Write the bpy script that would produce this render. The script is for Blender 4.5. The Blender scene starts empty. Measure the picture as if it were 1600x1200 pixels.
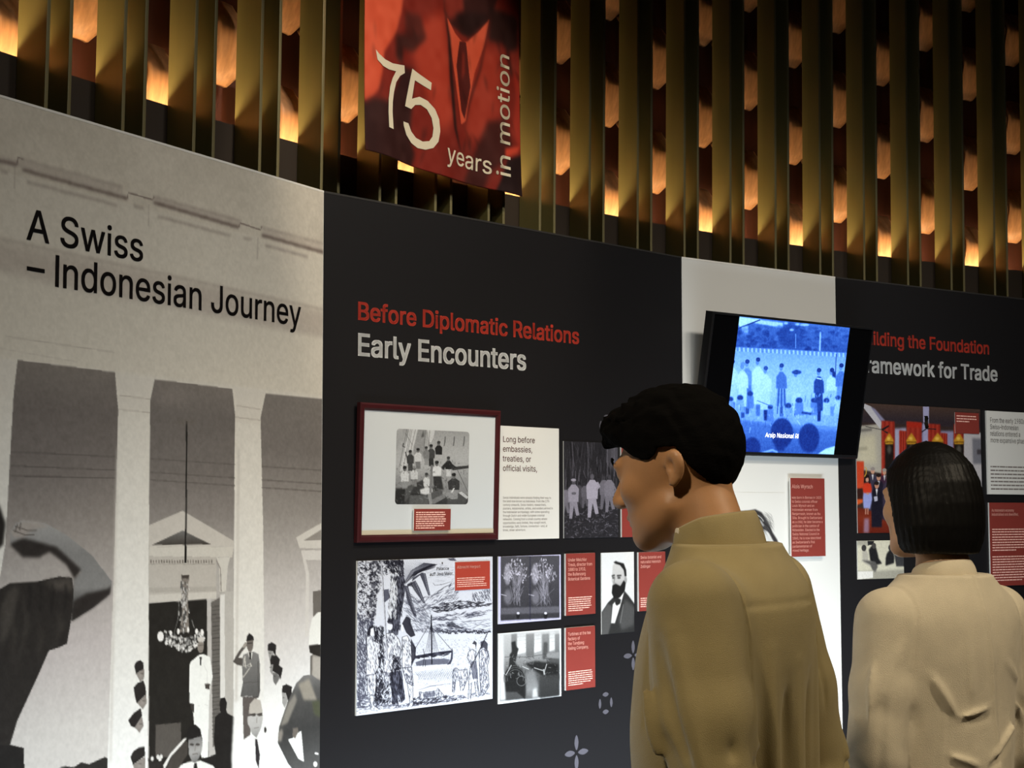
import bpy, bmesh, math, random
import numpy as np
from mathutils import Vector, Matrix

scene = bpy.context.scene
col = scene.collection
random.seed(7)
PI = math.pi

# ------------------------------------------------------------------ camera, world, lights, exposure
CAM_Z = 1.50                                   # eye height of the photographer
F_PX, PITCH, ROLL = 2358.8, math.radians(4.0504), math.radians(0.5313)
cp, sp, cr, sr = math.cos(PITCH), math.sin(PITCH), math.cos(ROLL), math.sin(ROLL)
RIGHT = Vector((cr, -sp * sr, cp * sr))
UPV = Vector((-sr, -sp * cr, cp * cr))
FWD = Vector((0, cp, sp))
cam_data = bpy.data.cameras.new('camera')
cam_data.sensor_fit = 'HORIZONTAL'
cam_data.sensor_width = 36.0
cam_data.lens = F_PX / 1600 * 36.0
cam_data.clip_start = 0.05
cam = bpy.data.objects.new('camera', cam_data)
col.objects.link(cam)
cam.matrix_world = Matrix(((RIGHT.x, UPV.x, -FWD.x, 0), (RIGHT.y, UPV.y, -FWD.y, 0),
                           (RIGHT.z, UPV.z, -FWD.z, CAM_Z), (0, 0, 0, 1)))
scene.camera = cam
cam_data.dof.use_dof = False

scene.view_settings.view_transform = 'Standard'
scene.view_settings.look = 'None'
scene.view_settings.gamma = 1.0
scene.view_settings.use_curve_mapping = False
scene.view_settings.exposure = 0.0

world = bpy.data.worlds.new('world')
scene.world = world
world.use_nodes = True
world.node_tree.nodes['Background'].inputs[0].default_value = (0.50, 0.42, 0.33, 1)
world.node_tree.nodes['Background'].inputs[1].default_value = 0.046

def add_light(name, kind, loc, target, energy, color, size=0.3, size_y=None, angle=None, blend=0.6):
    d = bpy.data.lights.new(name, kind)
    d.energy = energy
    d.color = color
    if kind == 'AREA':
        d.size = size
        if size_y:
            d.shape = 'RECTANGLE'
            d.size_y = size_y
    else:
        d.shadow_soft_size = size
    if kind == 'SPOT':
        d.spot_size = angle
        d.spot_blend = blend
    o = bpy.data.objects.new(name, d)
    col.objects.link(o)
    o.location = loc
    o.rotation_euler = (Vector(target) - Vector(loc)).to_track_quat('-Z', 'Y').to_euler()
    return o

WARM = (1.0, 0.85, 0.63)
NEUT = (1.0, 0.93, 0.82)
COOL = (0.80, 0.91, 1.0)
# warm ceiling downlights over the visitors
add_light('downlight_visitors', 'SPOT', (-0.9, 0.6, 3.6), (0.55, 2.4, 1.2), 215, WARM, 0.10, angle=1.2)
add_light('downlight_right', 'SPOT', (2.4, 1.6, 3.6), (1.2, 3.0, 1.2), 250, WARM, 0.10, angle=1.1)
# row of track spots on the ceiling, each aimed down at a stretch of the panels
for tx, ty, nx, ny, e in ((-0.95, 2.95, .87, -.49, 46), (-0.62, 3.55, .87, -.49, 52), (-0.15, 4.12, .71, -.71, 60), (0.28, 4.55, .71, -.71, 64), (0.85, 5.03, .58, -.81, 66), (1.35, 5.37, .54, -.84, 66), (1.85, 5.69, .54, -.84, 60)):
    add_light('track_spot', 'SPOT', (tx + nx * 2.1, ty + ny * 2.1, 3.75), (tx, ty, 1.30), e * 0.88, NEUT, 0.14, angle=1.0, blend=0.7)
add_light('banner_fill_spot', 'SPOT', (0.75, 2.9, 3.7), (-0.17, 4.02, 2.52), 95, (1.0, 0.86, 0.68), 0.06, angle=0.66, blend=0.5)  # added spot, put in only to brighten the banner
# cool strip light standing on the floor in front of the panels
add_light('floor_wash_panels', 'AREA', (0.85, 3.6, 0.25), (0.4, 4.75, 0.62), 27, COOL, 2.4, 0.15).data.spread = math.radians(96)
add_light('floor_wash_mural', 'AREA', (0.2, 2.3, 0.25), (-0.8, 3.2, 0.62), 8, COOL, 1.0, 0.15).data.spread = math.radians(96)

# ------------------------------------------------------------------ helpers
def ray(px, py):
    u = (px - 800) / F_PX
    v = -(py - 600) / F_PX
    return RIGHT * u + UPV * v + FWD

def s2l(c):
    c = np.asarray(c, float)
    return np.where(c <= 0.04045, c / 12.92, ((c + 0.055) / 1.055) ** 2.4)

def rgb(r, g, b):
    return tuple(float(x) for x in s2l(np.array([r, g, b]) / 255.0)) + (1.0,)

def mat(name, color, rough=0.5, metal=0.0, spec=0.5, bump=0.0, bump_scale=80.0, var=0.0, var_scale=12.0, stretch=(1, 1, 1), sheen=0.0):
    m = bpy.data.materials.new(name)
    m.use_nodes = True
    nt = m.node_tree
    b = nt.nodes['Principled BSDF']
    b.inputs['Base Color'].default_value = color
    b.inputs['Roughness'].default_value = rough
    b.inputs['Metallic'].default_value = metal
    b.inputs['Specular IOR Level'].default_value = spec
    if sheen:
        b.inputs['Sheen Weight'].default_value = sheen
    if bump or var:
        tc = nt.nodes.new('ShaderNodeTexCoord')
        mp = nt.nodes.new('ShaderNodeMapping')
        mp.inputs['Scale'].default_value = stretch
        nt.links.new(tc.outputs['Object'], mp.inputs['Vector'])
    if var:
        n = nt.nodes.new('ShaderNodeTexNoise')
        n.inputs['Scale'].default_value = var_scale
        n.inputs['Detail'].default_value = 6
        nt.links.new(mp.outputs['Vector'], n.inputs['Vector'])
        r = nt.nodes.new('ShaderNodeMapRange')
        r.inputs['From Min'].default_value = 0.3
        r.inputs['From Max'].default_value = 0.7
        r.inputs['To Min'].default_value = 1 - var
        r.inputs['To Max'].default_value = 1 + var
        nt.links.new(n.outputs['Fac'], r.inputs['Value'])
        mx = nt.nodes.new('ShaderNodeVectorMath')
        mx.operation = 'SCALE'
        mx.inputs[0].default_value = color[:3]
        nt.links.new(r.outputs['Result'], mx.inputs['Scale'])
        nt.links.new(mx.outputs['Vector'], b.inputs['Base Color'])
    if bump:
        n = nt.nodes.new('ShaderNodeTexNoise')
        n.inputs['Scale'].default_value = bump_scale
        n.inputs['Detail'].default_value = 4
        nt.links.new(mp.outputs['Vector'], n.inputs['Vector'])
        bp = nt.nodes.new('ShaderNodeBump')
        bp.inputs['Strength'].default_value = bump
        bp.inputs['Distance'].default_value = 0.002
        nt.links.new(n.outputs['Fac'], bp.inputs['Height'])
        nt.links.new(bp.outputs['Normal'], b.inputs['Normal'])
    return m

def attr_mat(name, rough=0.45, spec=0.5, emit=0.0, coat=0.0):
    """print material: colours come from the mesh's own 'ink' attribute"""
    m = bpy.data.materials.new(name)
    m.use_nodes = True
    nt = m.node_tree
    b = nt.nodes['Principled BSDF']
    a = nt.nodes.new('ShaderNodeAttribute')
    a.attribute_name = 'ink'
    b.inputs['Roughness'].default_value = rough
    b.inputs['Specular IOR Level'].default_value = spec
    b.inputs['Coat Weight'].default_value = coat
    if emit:
        b.inputs['Base Color'].default_value = (0.005, 0.005, 0.006, 1)
        nt.links.new(a.outputs['Color'], b.inputs['Emission Color'])
        b.inputs['Emission Strength'].default_value = emit
    else:
        nt.links.new(a.outputs['Color'], b.inputs['Base Color'])
    return m

def link(name, me, m=None, parent=None):
    o = bpy.data.objects.new(name, me)
    col.objects.link(o)
    if m is not None:
        for x in (m if isinstance(m, (list, tuple)) else [m]):
            me.materials.append(x)
    if parent is not None:
        o.parent = parent
    return o

def mesh(name, verts, faces, m=None, parent=None, smooth=False):
    me = bpy.data.meshes.new(name)
    me.from_pydata([tuple(v) for v in verts], [], faces)
    me.update()
    if smooth:
        me.polygons.foreach_set('use_smooth', [True] * len(me.polygons))
    return link(name, me, m, parent)

def bm_obj(name, bm, m=None, parent=None, smooth=False):
    me = bpy.data.meshes.new(name)
    bmesh.ops.recalc_face_normals(bm, faces=bm.faces)
    bm.to_mesh(me)
    bm.free()
    if smooth:
        me.polygons.foreach_set('use_smooth', [True] * len(me.polygons))
    return link(name, me, m, parent)

def box_bm(x0, x1, y0, y1, z0, z1, bev=0.0, bm=None):
    own = bm is None
    if own:
        bm = bmesh.new()
    r = bmesh.ops.create_cube(bm, size=1.0)
    vs = r['verts']
    for v in vs:
        v.co = Vector(((x0 + x1) / 2 + v.co.x * (x1 - x0), (y0 + y1) / 2 + v.co.y * (y1 - y0), (z0 + z1) / 2 + v.co.z * (z1 - z0)))
    if bev:
        es = list({e for v in vs for e in v.link_edges})
        bmesh.ops.bevel(bm, geom=es, offset=bev, segments=2, affect='EDGES', profile=0.5)
    return bm

def box(name, x0, x1, y0, y1, z0, z1, m, parent=None, bev=0.0):
    return bm_obj(name, box_bm(x0, x1, y0, y1, z0, z1, bev), m, parent)

def thing(name, label, cat, M=None, group=None):
    o = bpy.data.objects.new(name, None)
    o.empty_display_size = 0.05
    col.objects.link(o)
    if M is not None:
        o.matrix_world = M
    tag(o, label, cat, group)
    return o

def tag(o, label, cat, group=None):
    o['label'] = label
    o['category'] = cat
    if group:
        o['group'] = group
    return o

def struct(o):
    o['kind'] = 'structure'
    return o
# ------------------------------------------------------------------ the curved room: floor, ceiling, fin wall
CC = Vector((4.8152, 0.0073))      # centre of the wall's arc
RW = 6.6619                        # radius of the dark kick board's front
LEDGE = CAM_Z + 0.91               # top of the kick board: the light trough
TOP = 4.0

def arc(s, r, z=0.0):
    a = s / RW
    return Vector((CC.x + r * math.cos(a), CC.y + r * math.sin(a), z))

def arc_M(s, r, z=0.0):
    """local x along the wall (to the right), local y into the wall, local z up"""
    a = s / RW
    out = Vector((math.cos(a), math.sin(a), 0))
    tx = Vector((math.sin(a), -math.cos(a), 0))
    p = arc(s, r, z)
    return Matrix(((tx.x, out.x, 0, p.x), (tx.y, out.y, 0, p.y), (0, 0, 1, p.z), (0, 0, 0, 1)))

S_L, S_R = 18.75, 12.2

def arc_slab(name, r0, r1, z0, z1, m, n=60):
    vs, fs = [], []
    for i in range(n + 1):
        s = S_L + (S_R - S_L) * i / n
        for r, z in ((r0, z0), (r1, z0), (r1, z1), (r0, z1)):
            vs.append(arc(s, r, z))
    for i in range(n):
        a, b = i * 4, i * 4 + 4
        for j in range(4):
            k = (j + 1) % 4
            fs.append((a + j, a + k, b + k, b + j))
    fs += [(0, 3, 2, 1), (n * 4, n * 4 + 1, n * 4 + 2, n * 4 + 3)]
    return mesh(name, vs, fs, m, smooth=False)

m_floor = mat('carpet_dark', rgb(70, 60, 52), 0.9, bump=0.4, bump_scale=300)
m_ceil = mat('ceiling_dark_paint', rgb(52, 46, 40), 0.8)
m_room = mat('room_wall_paint', rgb(120, 105, 85), 0.8)
m_back = mat('dark_red_wood', rgb(70, 34, 20), 0.55, var=0.25, var_scale=6, stretch=(6, 6, 0.6))
m_board = mat('bronze_kick_board', rgb(54, 44, 35), 0.5)
m_fin = mat('bronze_fin_paint', rgb(122, 116, 72), 0.42, metal=0.15, var=0.06, var_scale=3, stretch=(8, 8, .5))
m_scale = mat('wood_veneer', rgb(166, 122, 84), 0.5, var=0.22, var_scale=5, stretch=(16, 16, 1.0), bump=0.1, bump_scale=30)

struct(mesh('floor', [(-6, -5, 0), (8, -5, 0), (8, 9, 0), (-6, 9, 0), (-6, -5, -.1), (8, -5, -.1), (8, 9, -.1), (-6, 9, -.1)],
            [(0, 1, 2, 3), (7, 6, 5, 4), (0, 4, 5, 1), (1, 5, 6, 2), (2, 6, 7, 3), (3, 7, 4, 0)], m_floor))
struct(mesh('ceiling', [(-6, -5, TOP), (8, -5, TOP), (8, 9, TOP), (-6, 9, TOP), (-6, -5, TOP + .1), (8, -5, TOP + .1), (8, 9, TOP + .1), (-6, 9, TOP + .1)],
            [(3, 2, 1, 0), (4, 5, 6, 7), (0, 1, 5, 4), (1, 2, 6, 5), (2, 3, 7, 6), (3, 0, 4, 7)], m_ceil))
struct(arc_slab('wall_back', RW + 0.19, RW + 0.25, 0, TOP, m_back))
struct(arc_slab('trim_1', RW, RW + 0.012, 0, LEDGE, m_board))
# walls of the hall behind the photographer
struct(box('wall_front', -6, 8, -5.1, -5, 0, TOP, m_room))
struct(box('wall_left', -6.1, -6, -5, 9, 0, TOP, m_room))
struct(box('wall_right', 8, 8.1, -5, 9, 0, TOP, m_room))

# warm light strip lying in the trough behind the kick board
m_led = bpy.data.materials.new('warm_led')
m_led.use_nodes = True
_b = m_led.node_tree.nodes['Principled BSDF']
_b.inputs['Base Color'].default_value = (0.8, 0.7, 0.5, 1)
_b.inputs['Emission Color'].default_value = (1.0, 0.69, 0.36, 1)
_b.inputs['Emission Strength'].default_value = 72.0
led = arc_slab('led_strip', RW + 0.030, RW + 0.042, LEDGE - 0.030, LEDGE - 0.022, m_led, 60)
tag(led, 'warm light strip in the trough behind the kick board, under the wooden scales', 'light strip')
shelf = arc_slab('trim_2', RW + 0.012, RW + 0.19, LEDGE - 0.05, LEDGE - 0.034, m_board)
struct(shelf)

# vertical bronze fins, in pairs
FIN_D = 0.085
fin_me = None
proto = None
A0, PITCH_S = 17.651, 0.22925
for k in range(-3, 23):
    for half, off in enumerate((0.0, 0.066)):
        s = A0 - PITCH_S * k - off
        if proto is None:
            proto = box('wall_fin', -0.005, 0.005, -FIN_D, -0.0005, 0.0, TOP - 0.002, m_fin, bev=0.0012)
            m_fe = mat('bronze_fin_edge_lit', rgb(128, 120, 86), 0.4, metal=0.15)  # room light on the fin fronts, put into a lighter edge colour
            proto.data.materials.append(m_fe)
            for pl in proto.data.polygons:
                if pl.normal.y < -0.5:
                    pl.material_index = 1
            o = proto
        else:
            o = proto.copy()
            col.objects.link(o)
        o.matrix_world = arc_M(s, RW, 0.0)
        side = 'left' if half == 0 else 'right'
        tag(o, 'tall bronze vertical fin of the wall, the %s one of a close pair' % side, 'wall fin', 'bronze fins on the curved wall')

# added webs behind the fin pairs, blocking the strip's light to darken the gaps
web = None
for k in range(-3, 23):
    s = A0 - PITCH_S * k - 0.033
    if web is None:
        web = box('added_shade_web', -0.028, 0.028, 0.0005, 0.004, LEDGE + 0.30, TOP - 0.002, m_board)
        o = web
    else:
        o = web.copy()
        col.objects.link(o)
    o.matrix_world = arc_M(s, RW, 0.0)
    struct(o)

# bent wooden scales behind the fins
def scale_mesh():
    n, w = 16, 8
    Hh = 0.225
    front, back = [], []
    for i in range(n + 1):
        t = i / n
        z = Hh * (1 - t)
        if t < 0.42:
            out = 0.056 * math.sin(t / 0.42 * PI / 2) ** 1.2
        elif t < 0.86:
            out = 0.056 - 0.024 * ((t - 0.42) / 0.44) ** 1.3
        else:
            out = 0.032 - 0.026 * (t - 0.86) / 0.14
        hw = 0.050 + 0.004 * math.sin(min(t / 0.8, 1) * PI / 2) ** 2
        if t > 0.84:
            hw = 0.054 - 0.024 * (t - 0.84) / 0.16
        for j in range(w + 1):
            q = j / w * 2 - 1
            front.append((q * hw, -out + 0.006 * q * q, z))
            back.append((q * hw * 0.96, -out + 0.006 * q * q + 0.012, z))
    vs = front + back
    N = len(front)
    fs = []
    for i in range(n):
        for j in range(w):
            a = i * (w + 1) + j
            fs.append((a, a + w + 1, a + w + 2, a + 1))
            fs.append((N + a, N + a + 1, N + a + w + 2, N + a + w + 1))
    for i in range(n):
        for j in (0, w):
            a = i * (w + 1) + j
            b = a + w + 1
            fs.append((a, N + a, N + b, b) if j == 0 else (a, b, N + b, N + a))
    for j in range(w):
        a, c = j, n * (w + 1) + j
        fs.append((a, a + 1, N + a + 1, N + a))
        fs.append((c, N + c, N + c + 1, c + 1))
    return vs, fs

sv, sf = scale_mesh()
sproto = None
VP = 0.375
for c in range(-4, 50):
    s = A0 - 0.068 - PITCH_S / 2 * c          # columns stand in the openings and behind the fin pairs
    odd = ((c + 1) // 2) % 2
    base = LEDGE + (0.14 if odd else -0.035)
    for r in range(-1, 4):
        z = base + VP * r
        if z < LEDGE - 0.06 or z > TOP - 0.32:
            continue
        if sproto is None:
            sproto = mesh('wood_scale', sv, sf, m_scale, smooth=True)
            o = sproto
        else:
            o = sproto.copy()
            col.objects.link(o)
        o.matrix_world = arc_M(s, RW + 0.135, z) @ Matrix.Rotation(random.uniform(-.02, .02), 4, 'Z')
        tag(o, 'bent wooden scale lit from below behind the bronze fins', 'wood scale', 'wooden scales behind the fins')
# ------------------------------------------------------------------ exhibition panels
JOINTS = [(-0.9949543, 2.8728024), (-0.4811143, 3.7866533), (0.5396821, 4.8049378), (1.1236726, 5.2216532), (1.9629698, 5.7582616)]
LEAN = math.radians(0.7924)
PANEL_TOP = CAM_Z + 0.75

class Plane:
    """a flat board: origin, x along it, y up it, z out of it"""
    def __init__(self, o, x, y):
        self.o, self.x, self.y = Vector(o), Vector(x).normalized(), Vector(y).normalized()
        self.n = self.x.cross(self.y).normalized()
        self.M = Matrix(((self.x.x, self.y.x, self.n.x, self.o.x), (self.x.y, self.y.y, self.n.y, self.o.y),
                         (self.x.z, self.y.z, self.n.z, self.o.z), (0, 0, 0, 1)))
        self.camo = Vector((0, 0, CAM_Z))
    def uv(self, px, py, lift=0.0):
        """board coordinates (metres) of a point measured in the photograph"""
        r = ray(px, py)
        t = ((self.o + self.n * lift - self.camo).dot(self.n)) / r.dot(self.n)
        p = self.camo + r * t - self.o
        return p.dot(self.x), p.dot(self.y)
    def uvs(self, pts, lift=0.0):
        pts = np.asarray(pts, float)
        u = (pts[:, 0] - 800) / F_PX
        v = -(pts[:, 1] - 600) / F_PX
        R = np.outer(u, RIGHT) + np.outer(v, UPV) + np.array(FWD)
        n = np.array(self.n)
        o = np.array(self.o) + n * lift - np.array(self.camo)
        P = R * (o.dot(n) / (R @ n))[:, None] - (np.array(self.o) - np.array(self.camo))
        return np.stack([P @ np.array(self.x), P @ np.array(self.y)], 1)
    def at(self, u, v, w=0.0):
        return self.M @ Matrix.Translation((u, v, w))

panels = []
for k in range(4):
    a, b = Vector(JOINTS[k] + (PANEL_TOP,)), Vector(JOINTS[k + 1] + (PANEL_TOP,))
    d = (b - a).normalized()
    nh = Vector((d.y, -d.x, 0))
    up = Vector((0, 0, 1)) * math.cos(LEAN) - nh * math.sin(LEAN)
    p = Plane(a, d, up)
    p.w = (b - a).length
    panels.append(p)
P1, P2, P3, P4 = panels

m_black = mat('black_vinyl', rgb(25, 24, 26), 0.42, spec=0.35)
m_white = mat('white_laminate', rgb(222, 222, 218), 0.40, spec=0.4)
m_edge = mat('board_edge_white', rgb(236, 233, 226), 0.45)
m_edge_dark = mat('board_edge_dark', rgb(48, 46, 45), 0.45)
TH = 0.022
VB = -(PANEL_TOP - 0.004) / math.cos(LEAN)
G = 0.0012

def panel(P, u0, u1, m, m_e, label):
    root = thing('exhibition_panel', label, 'display panel', P.M)
    box('board', u0, u1, VB, 0, -TH, 0, [m], root)
    bm = box_bm(u0, u1, -0.0, 0.005, -TH, 0.0008)
    bm_obj('top_edge', bm, m_e, root)
    return root

pan1 = panel(P1, -0.75, P1.w - G, m_white, m_edge, 'display panel with a huge black and white ceremony photograph and title lettering')
pan2 = panel(P2, G, P2.w - G, m_black, m_edge_dark, 'black display panel with red and white heading and framed ship photograph')
pan3 = panel(P3, G, P3.w - G, m_white, m_edge, 'narrow white display panel behind the television')
pan4 = panel(P4, G, P4.w + 0.9, m_black, m_edge_dark, 'black display panel at the right behind the woman, with trade heading')
# ------------------------------------------------------------------ printing: pictures and lettering
import os

def blur1(a, r):
    if r < 1:
        return a
    for ax in (0, 1):
        n = a.shape[ax]
        pad = [(0, 0)] * a.ndim
        pad[ax] = (r + 1, r)
        c = np.cumsum(np.pad(a, pad, mode='edge'), axis=ax)
        hi = np.take(c, range(2 * r + 1, 2 * r + 1 + n), axis=ax)
        lo = np.take(c, range(0, n), axis=ax)
        a = (hi - lo) / (2 * r + 1)
    return a

def vnoise(h, w, cell, rng):
    gh, gw = int(h / cell) + 3, int(w / cell) + 3
    g = rng.random((gh, gw))
    y, x = np.arange(h) / cell, np.arange(w) / cell
    yi, xi = y.astype(int), x.astype(int)
    fy, fx = (y - yi)[:, None], (x - xi)[None, :]
    fy, fx = fy * fy * (3 - 2 * fy), fx * fx * (3 - 2 * fx)
    a = g[yi][:, xi]; b = g[yi][:, xi + 1]; c = g[yi + 1][:, xi]; d = g[yi + 1][:, xi + 1]
    return (a * (1 - fx) + b * fx) * (1 - fy) + (c * (1 - fx) + d * fx) * fy

def gray(g):
    return (g, g, g) if np.isscalar(g) else g

class Art:
    """a picture printed on a board; drawn with points measured in the photograph, kept in board metres"""
    def __init__(self, P, rect, step, base, lift=0.0, seed=1):
        self.P, self.lift, self.step = P, lift, step
        self.u0, self.u1, self.v0, self.v1 = rect          # v1 is the top
        self.W = max(2, int(round((self.u1 - self.u0) / step)))
        self.H = max(2, int(round((self.v1 - self.v0) / step)))
        self.a = np.zeros((self.H, self.W, 3)) + np.array(gray(base), float)
        self.rng = np.random.default_rng(seed)
        self.crop(0, 0, 1)
    def crop(self, ox, oy, s):
        """points that follow are given in an enlarged crop of the photograph"""
        self.ox, self.oy, self.s = ox, oy, s
        # size of a crop pixel on the canvas
        c = self.P.uvs([((self.u0 + self.u1) * 0 + ox + 100 / s, oy + 100 / s), (ox + 140 / s, oy + 100 / s), (ox + 100 / s, oy + 140 / s)], self.lift)
        self.k = (np.hypot(*(c[1] - c[0])) + np.hypot(*(c[2] - c[0]))) / 80 / self.step
        return self
    def cv(self, pts):
        p = np.asarray(pts, float) / self.s + np.array([self.ox, self.oy])
        uv = self.P.uvs(p, self.lift)
        return np.stack([(uv[:, 0] - self.u0) / self.step, (self.v1 - uv[:, 1]) / self.step], 1)
    def mask(self, c):
        x0, y0 = np.floor(c.min(0)).astype(int) - 1
        x1, y1 = np.ceil(c.max(0)).astype(int) + 2
        x0, y0, x1, y1 = max(x0, 0), max(y0, 0), min(x1, self.W), min(y1, self.H)
        if x1 <= x0 or y1 <= y0:
            return None
        X = (np.arange((x1 - x0) * 2) + 0.5) / 2 + x0
        Y = (np.arange((y1 - y0) * 2) + 0.5) / 2 + y0
        ins = np.zeros((len(Y), len(X)), bool)
        n = len(c)
        for i in range(n):
            ax, ay = c[i]
            bx, by = c[(i + 1) % n]
            if ay == by:
                continue
            rows = (ay > Y) != (by > Y)
            if rows.any():
                xi = ax + (Y[rows] - ay) * (bx - ax) / (by - ay)
                ins[rows] ^= X[None, :] < xi[:, None]
        m = ins.reshape(y1 - y0, 2, x1 - x0, 2).mean((1, 3))
        return m, x0, y0, x1, y1
    def fill(self, c, colr, soft=0, alpha=1.0):
        q = int(round(soft * self.k))
        if q >= 1:
            full = np.zeros((self.H, self.W))
            r = self.mask(c)
            if r is None:
                return
            full[r[2]:r[4], r[1]:r[3]] = r[0]
            X0, Y0, X1, Y1 = max(r[1] - 2 * q, 0), max(r[2] - 2 * q, 0), min(r[3] + 2 * q, self.W), min(r[4] + 2 * q, self.H)
            m = blur1(blur1(full[Y0:Y1, X0:X1], q), q)
            r = (m, X0, Y0, X1, Y1)
        else:
            r = self.mask(c)
            if r is None:
                return
        m, x0, y0, x1, y1 = r
        m = (m * alpha)[:, :, None]
        reg = self.a[y0:y1, x0:x1]
        if callable(colr):
            cc = colr(np.arange(x0, x1), np.arange(y0, y1))
        else:
            cc = np.array(gray(colr), float)
        self.a[y0:y1, x0:x1] = reg * (1 - m) + cc * m
    def p(self, colr, pts, soft=0, alpha=1.0):
        self.fill(self.cv(pts), colr, soft, alpha)
    def g(self, stops, pts, soft=0, alpha=1.0):
        """vertical tone change inside the picture: stops = [(crop y, tone), ...]"""
        mx = np.mean([q[0] for q in pts])
        ys = self.cv([(mx, s[0]) for s in stops])[:, 1]
        tone = np.array([gray(s[1]) for s in stops], float)
        def f(X, Y):
            return np.stack([np.interp(Y, ys, tone[:, i]) for i in range(3)], 1)[:, None, :]
        self.fill(self.cv(pts), f, soft, alpha)
    def l(self, colr, w, pts, soft=0, alpha=1.0, taper=False):
        """a stroke of width w crop pixels"""
        p = np.asarray(pts, float)
        if len(p) < 2:
            return
        t = np.gradient(p, axis=0)
        n = np.stack([-t[:, 1], t[:, 0]], 1)
        n /= np.maximum(np.hypot(n[:, 0], n[:, 1]), 1e-9)[:, None]
        ww = np.full(len(p), w / 2.0)
        if taper:
            ww *= np.sin(np.linspace(0.12, PI - 0.12, len(p)))
        n *= ww[:, None]
        self.fill(self.cv(np.vstack([p + n, (p - n)[::-1]])), colr, soft, alpha)
    def e(self, colr, cx, cy, rx, ry, soft=0, alpha=1.0, rot=0.0):
        t = np.linspace(0, 2 * PI, 20, endpoint=False)
        x, y = rx * np.cos(t), ry * np.sin(t)
        c, s = math.cos(rot), math.sin(rot)
        self.p(colr, np.stack([cx + c * x - s * y, cy + s * x + c * y], 1), soft, alpha)
    def grain(self, amp, cell=1.0):
        self.a += ((vnoise(self.H, self.W, max(cell, 1.01), self.rng) - 0.5) * 2 * amp)[:, :, None]
    def tint(self, r, g, b):
        self.a *= np.array([r, g, b])
    def build(self, name, m, parent, w, round_px=0):
        """the picture as one finely divided flat sheet carrying its ink colours"""
        a = np.clip(self.a, 0, 255)
        H, W = self.H, self.W
        us = np.linspace(self.u0, self.u1, W)
        vs = np.linspace(self.v1, self.v0, H)
        U, V = np.meshgrid(us, vs)
        co = np.stack([U.ravel(), V.ravel(), np.full(H * W, w)], 1).astype(np.float32)
        i = np.arange((H - 1) * W).reshape(H - 1, W)[:, :-1].ravel()
        q = np.stack([i, i + W, i + W + 1, i + 1], 1)
        if round_px:
            fu = (q[:, 0] % W) + 0.5
            fv = (q[:, 0] // W) + 0.5
            dx = np.maximum(round_px - np.minimum(fu, W - 1 - fu), 0)
            dy = np.maximum(round_px - np.minimum(fv, H - 1 - fv), 0)
            q = q[np.hypot(dx, dy) <= round_px]
        me = bpy.data.meshes.new(name)
        me.vertices.add(len(co))
        me.vertices.foreach_set('co', co.ravel())
        me.loops.add(len(q) * 4)
        me.loops.foreach_set('vertex_index', q.ravel().astype(np.int32))
        me.polygons.add(len(q))
        me.polygons.foreach_set('loop_start', np.arange(0, len(q) * 4, 4, dtype=np.int32))
        me.update()
        me.validate()
        at = me.attributes.new('ink', 'FLOAT_COLOR', 'POINT')
        c4 = np.ones((H * W, 4), np.float32)
        c4[:, :3] = s2l(a.reshape(-1, 3) / 255.0)
        at.data.foreach_set('color', c4.ravel())
        return link(name, me, m, parent)

# lettering -----------------------------------------------------------------
try:
    FONT = bpy.data.fonts.load(os.path.join(bpy.utils.system_resource('DATAFILES'), 'fonts', 'Inter.woff2'))
except Exception:
    FONT = None

def _raw(s, res=3):
    """outline loops of a string: one list of points per contour"""
    c = bpy.data.curves.new('lettering', 'FONT')
    c.body = s
    if FONT:
        c.font = FONT
    o = bpy.data.objects.new('lettering', c)
    col.objects.link(o)
    dg = bpy.context.evaluated_depsgraph_get()
    oe = o.evaluated_get(dg)
    loops = []
    for sp in oe.to_curve(dg).splines:
        bp = sp.bezier_points
        n = len(bp)
        q = []
        for i in range(n):
            p0, p1, p2, p3 = bp[i].co, bp[i].handle_right, bp[(i + 1) % n].handle_left, bp[(i + 1) % n].co
            straight = ((p1 - p0).cross(p3 - p0)).length < 1e-5 and ((p2 - p0).cross(p3 - p0)).length < 1e-5
            for j in range(1 if straight else res):
                t = j / res
                u = 1 - t
                q.append(p0 * u ** 3 + p1 * 3 * u * u * t + p2 * 3 * u * t * t + p3 * t ** 3)
        if not n:
            q = [Vector(p.co[:3]) for p in sp.points]
        k = []
        for p in q:
            if not k or (p - k[-1]).length > 1e-4:
                k.append(Vector((p.x, p.y, 0)))
        if len(k) > 2 and (k[0] - k[-1]).length < 1e-4:
            k.pop()
        if len(k) > 2:
            loops.append(k)
    oe.to_curve_clear()
    bpy.data.objects.remove(o)
    bpy.data.curves.remove(c)
    return loops

def _ext(s):
    xs = [p.x for l in _raw(s) for p in l]
    return max(xs) - min(xs)

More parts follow.
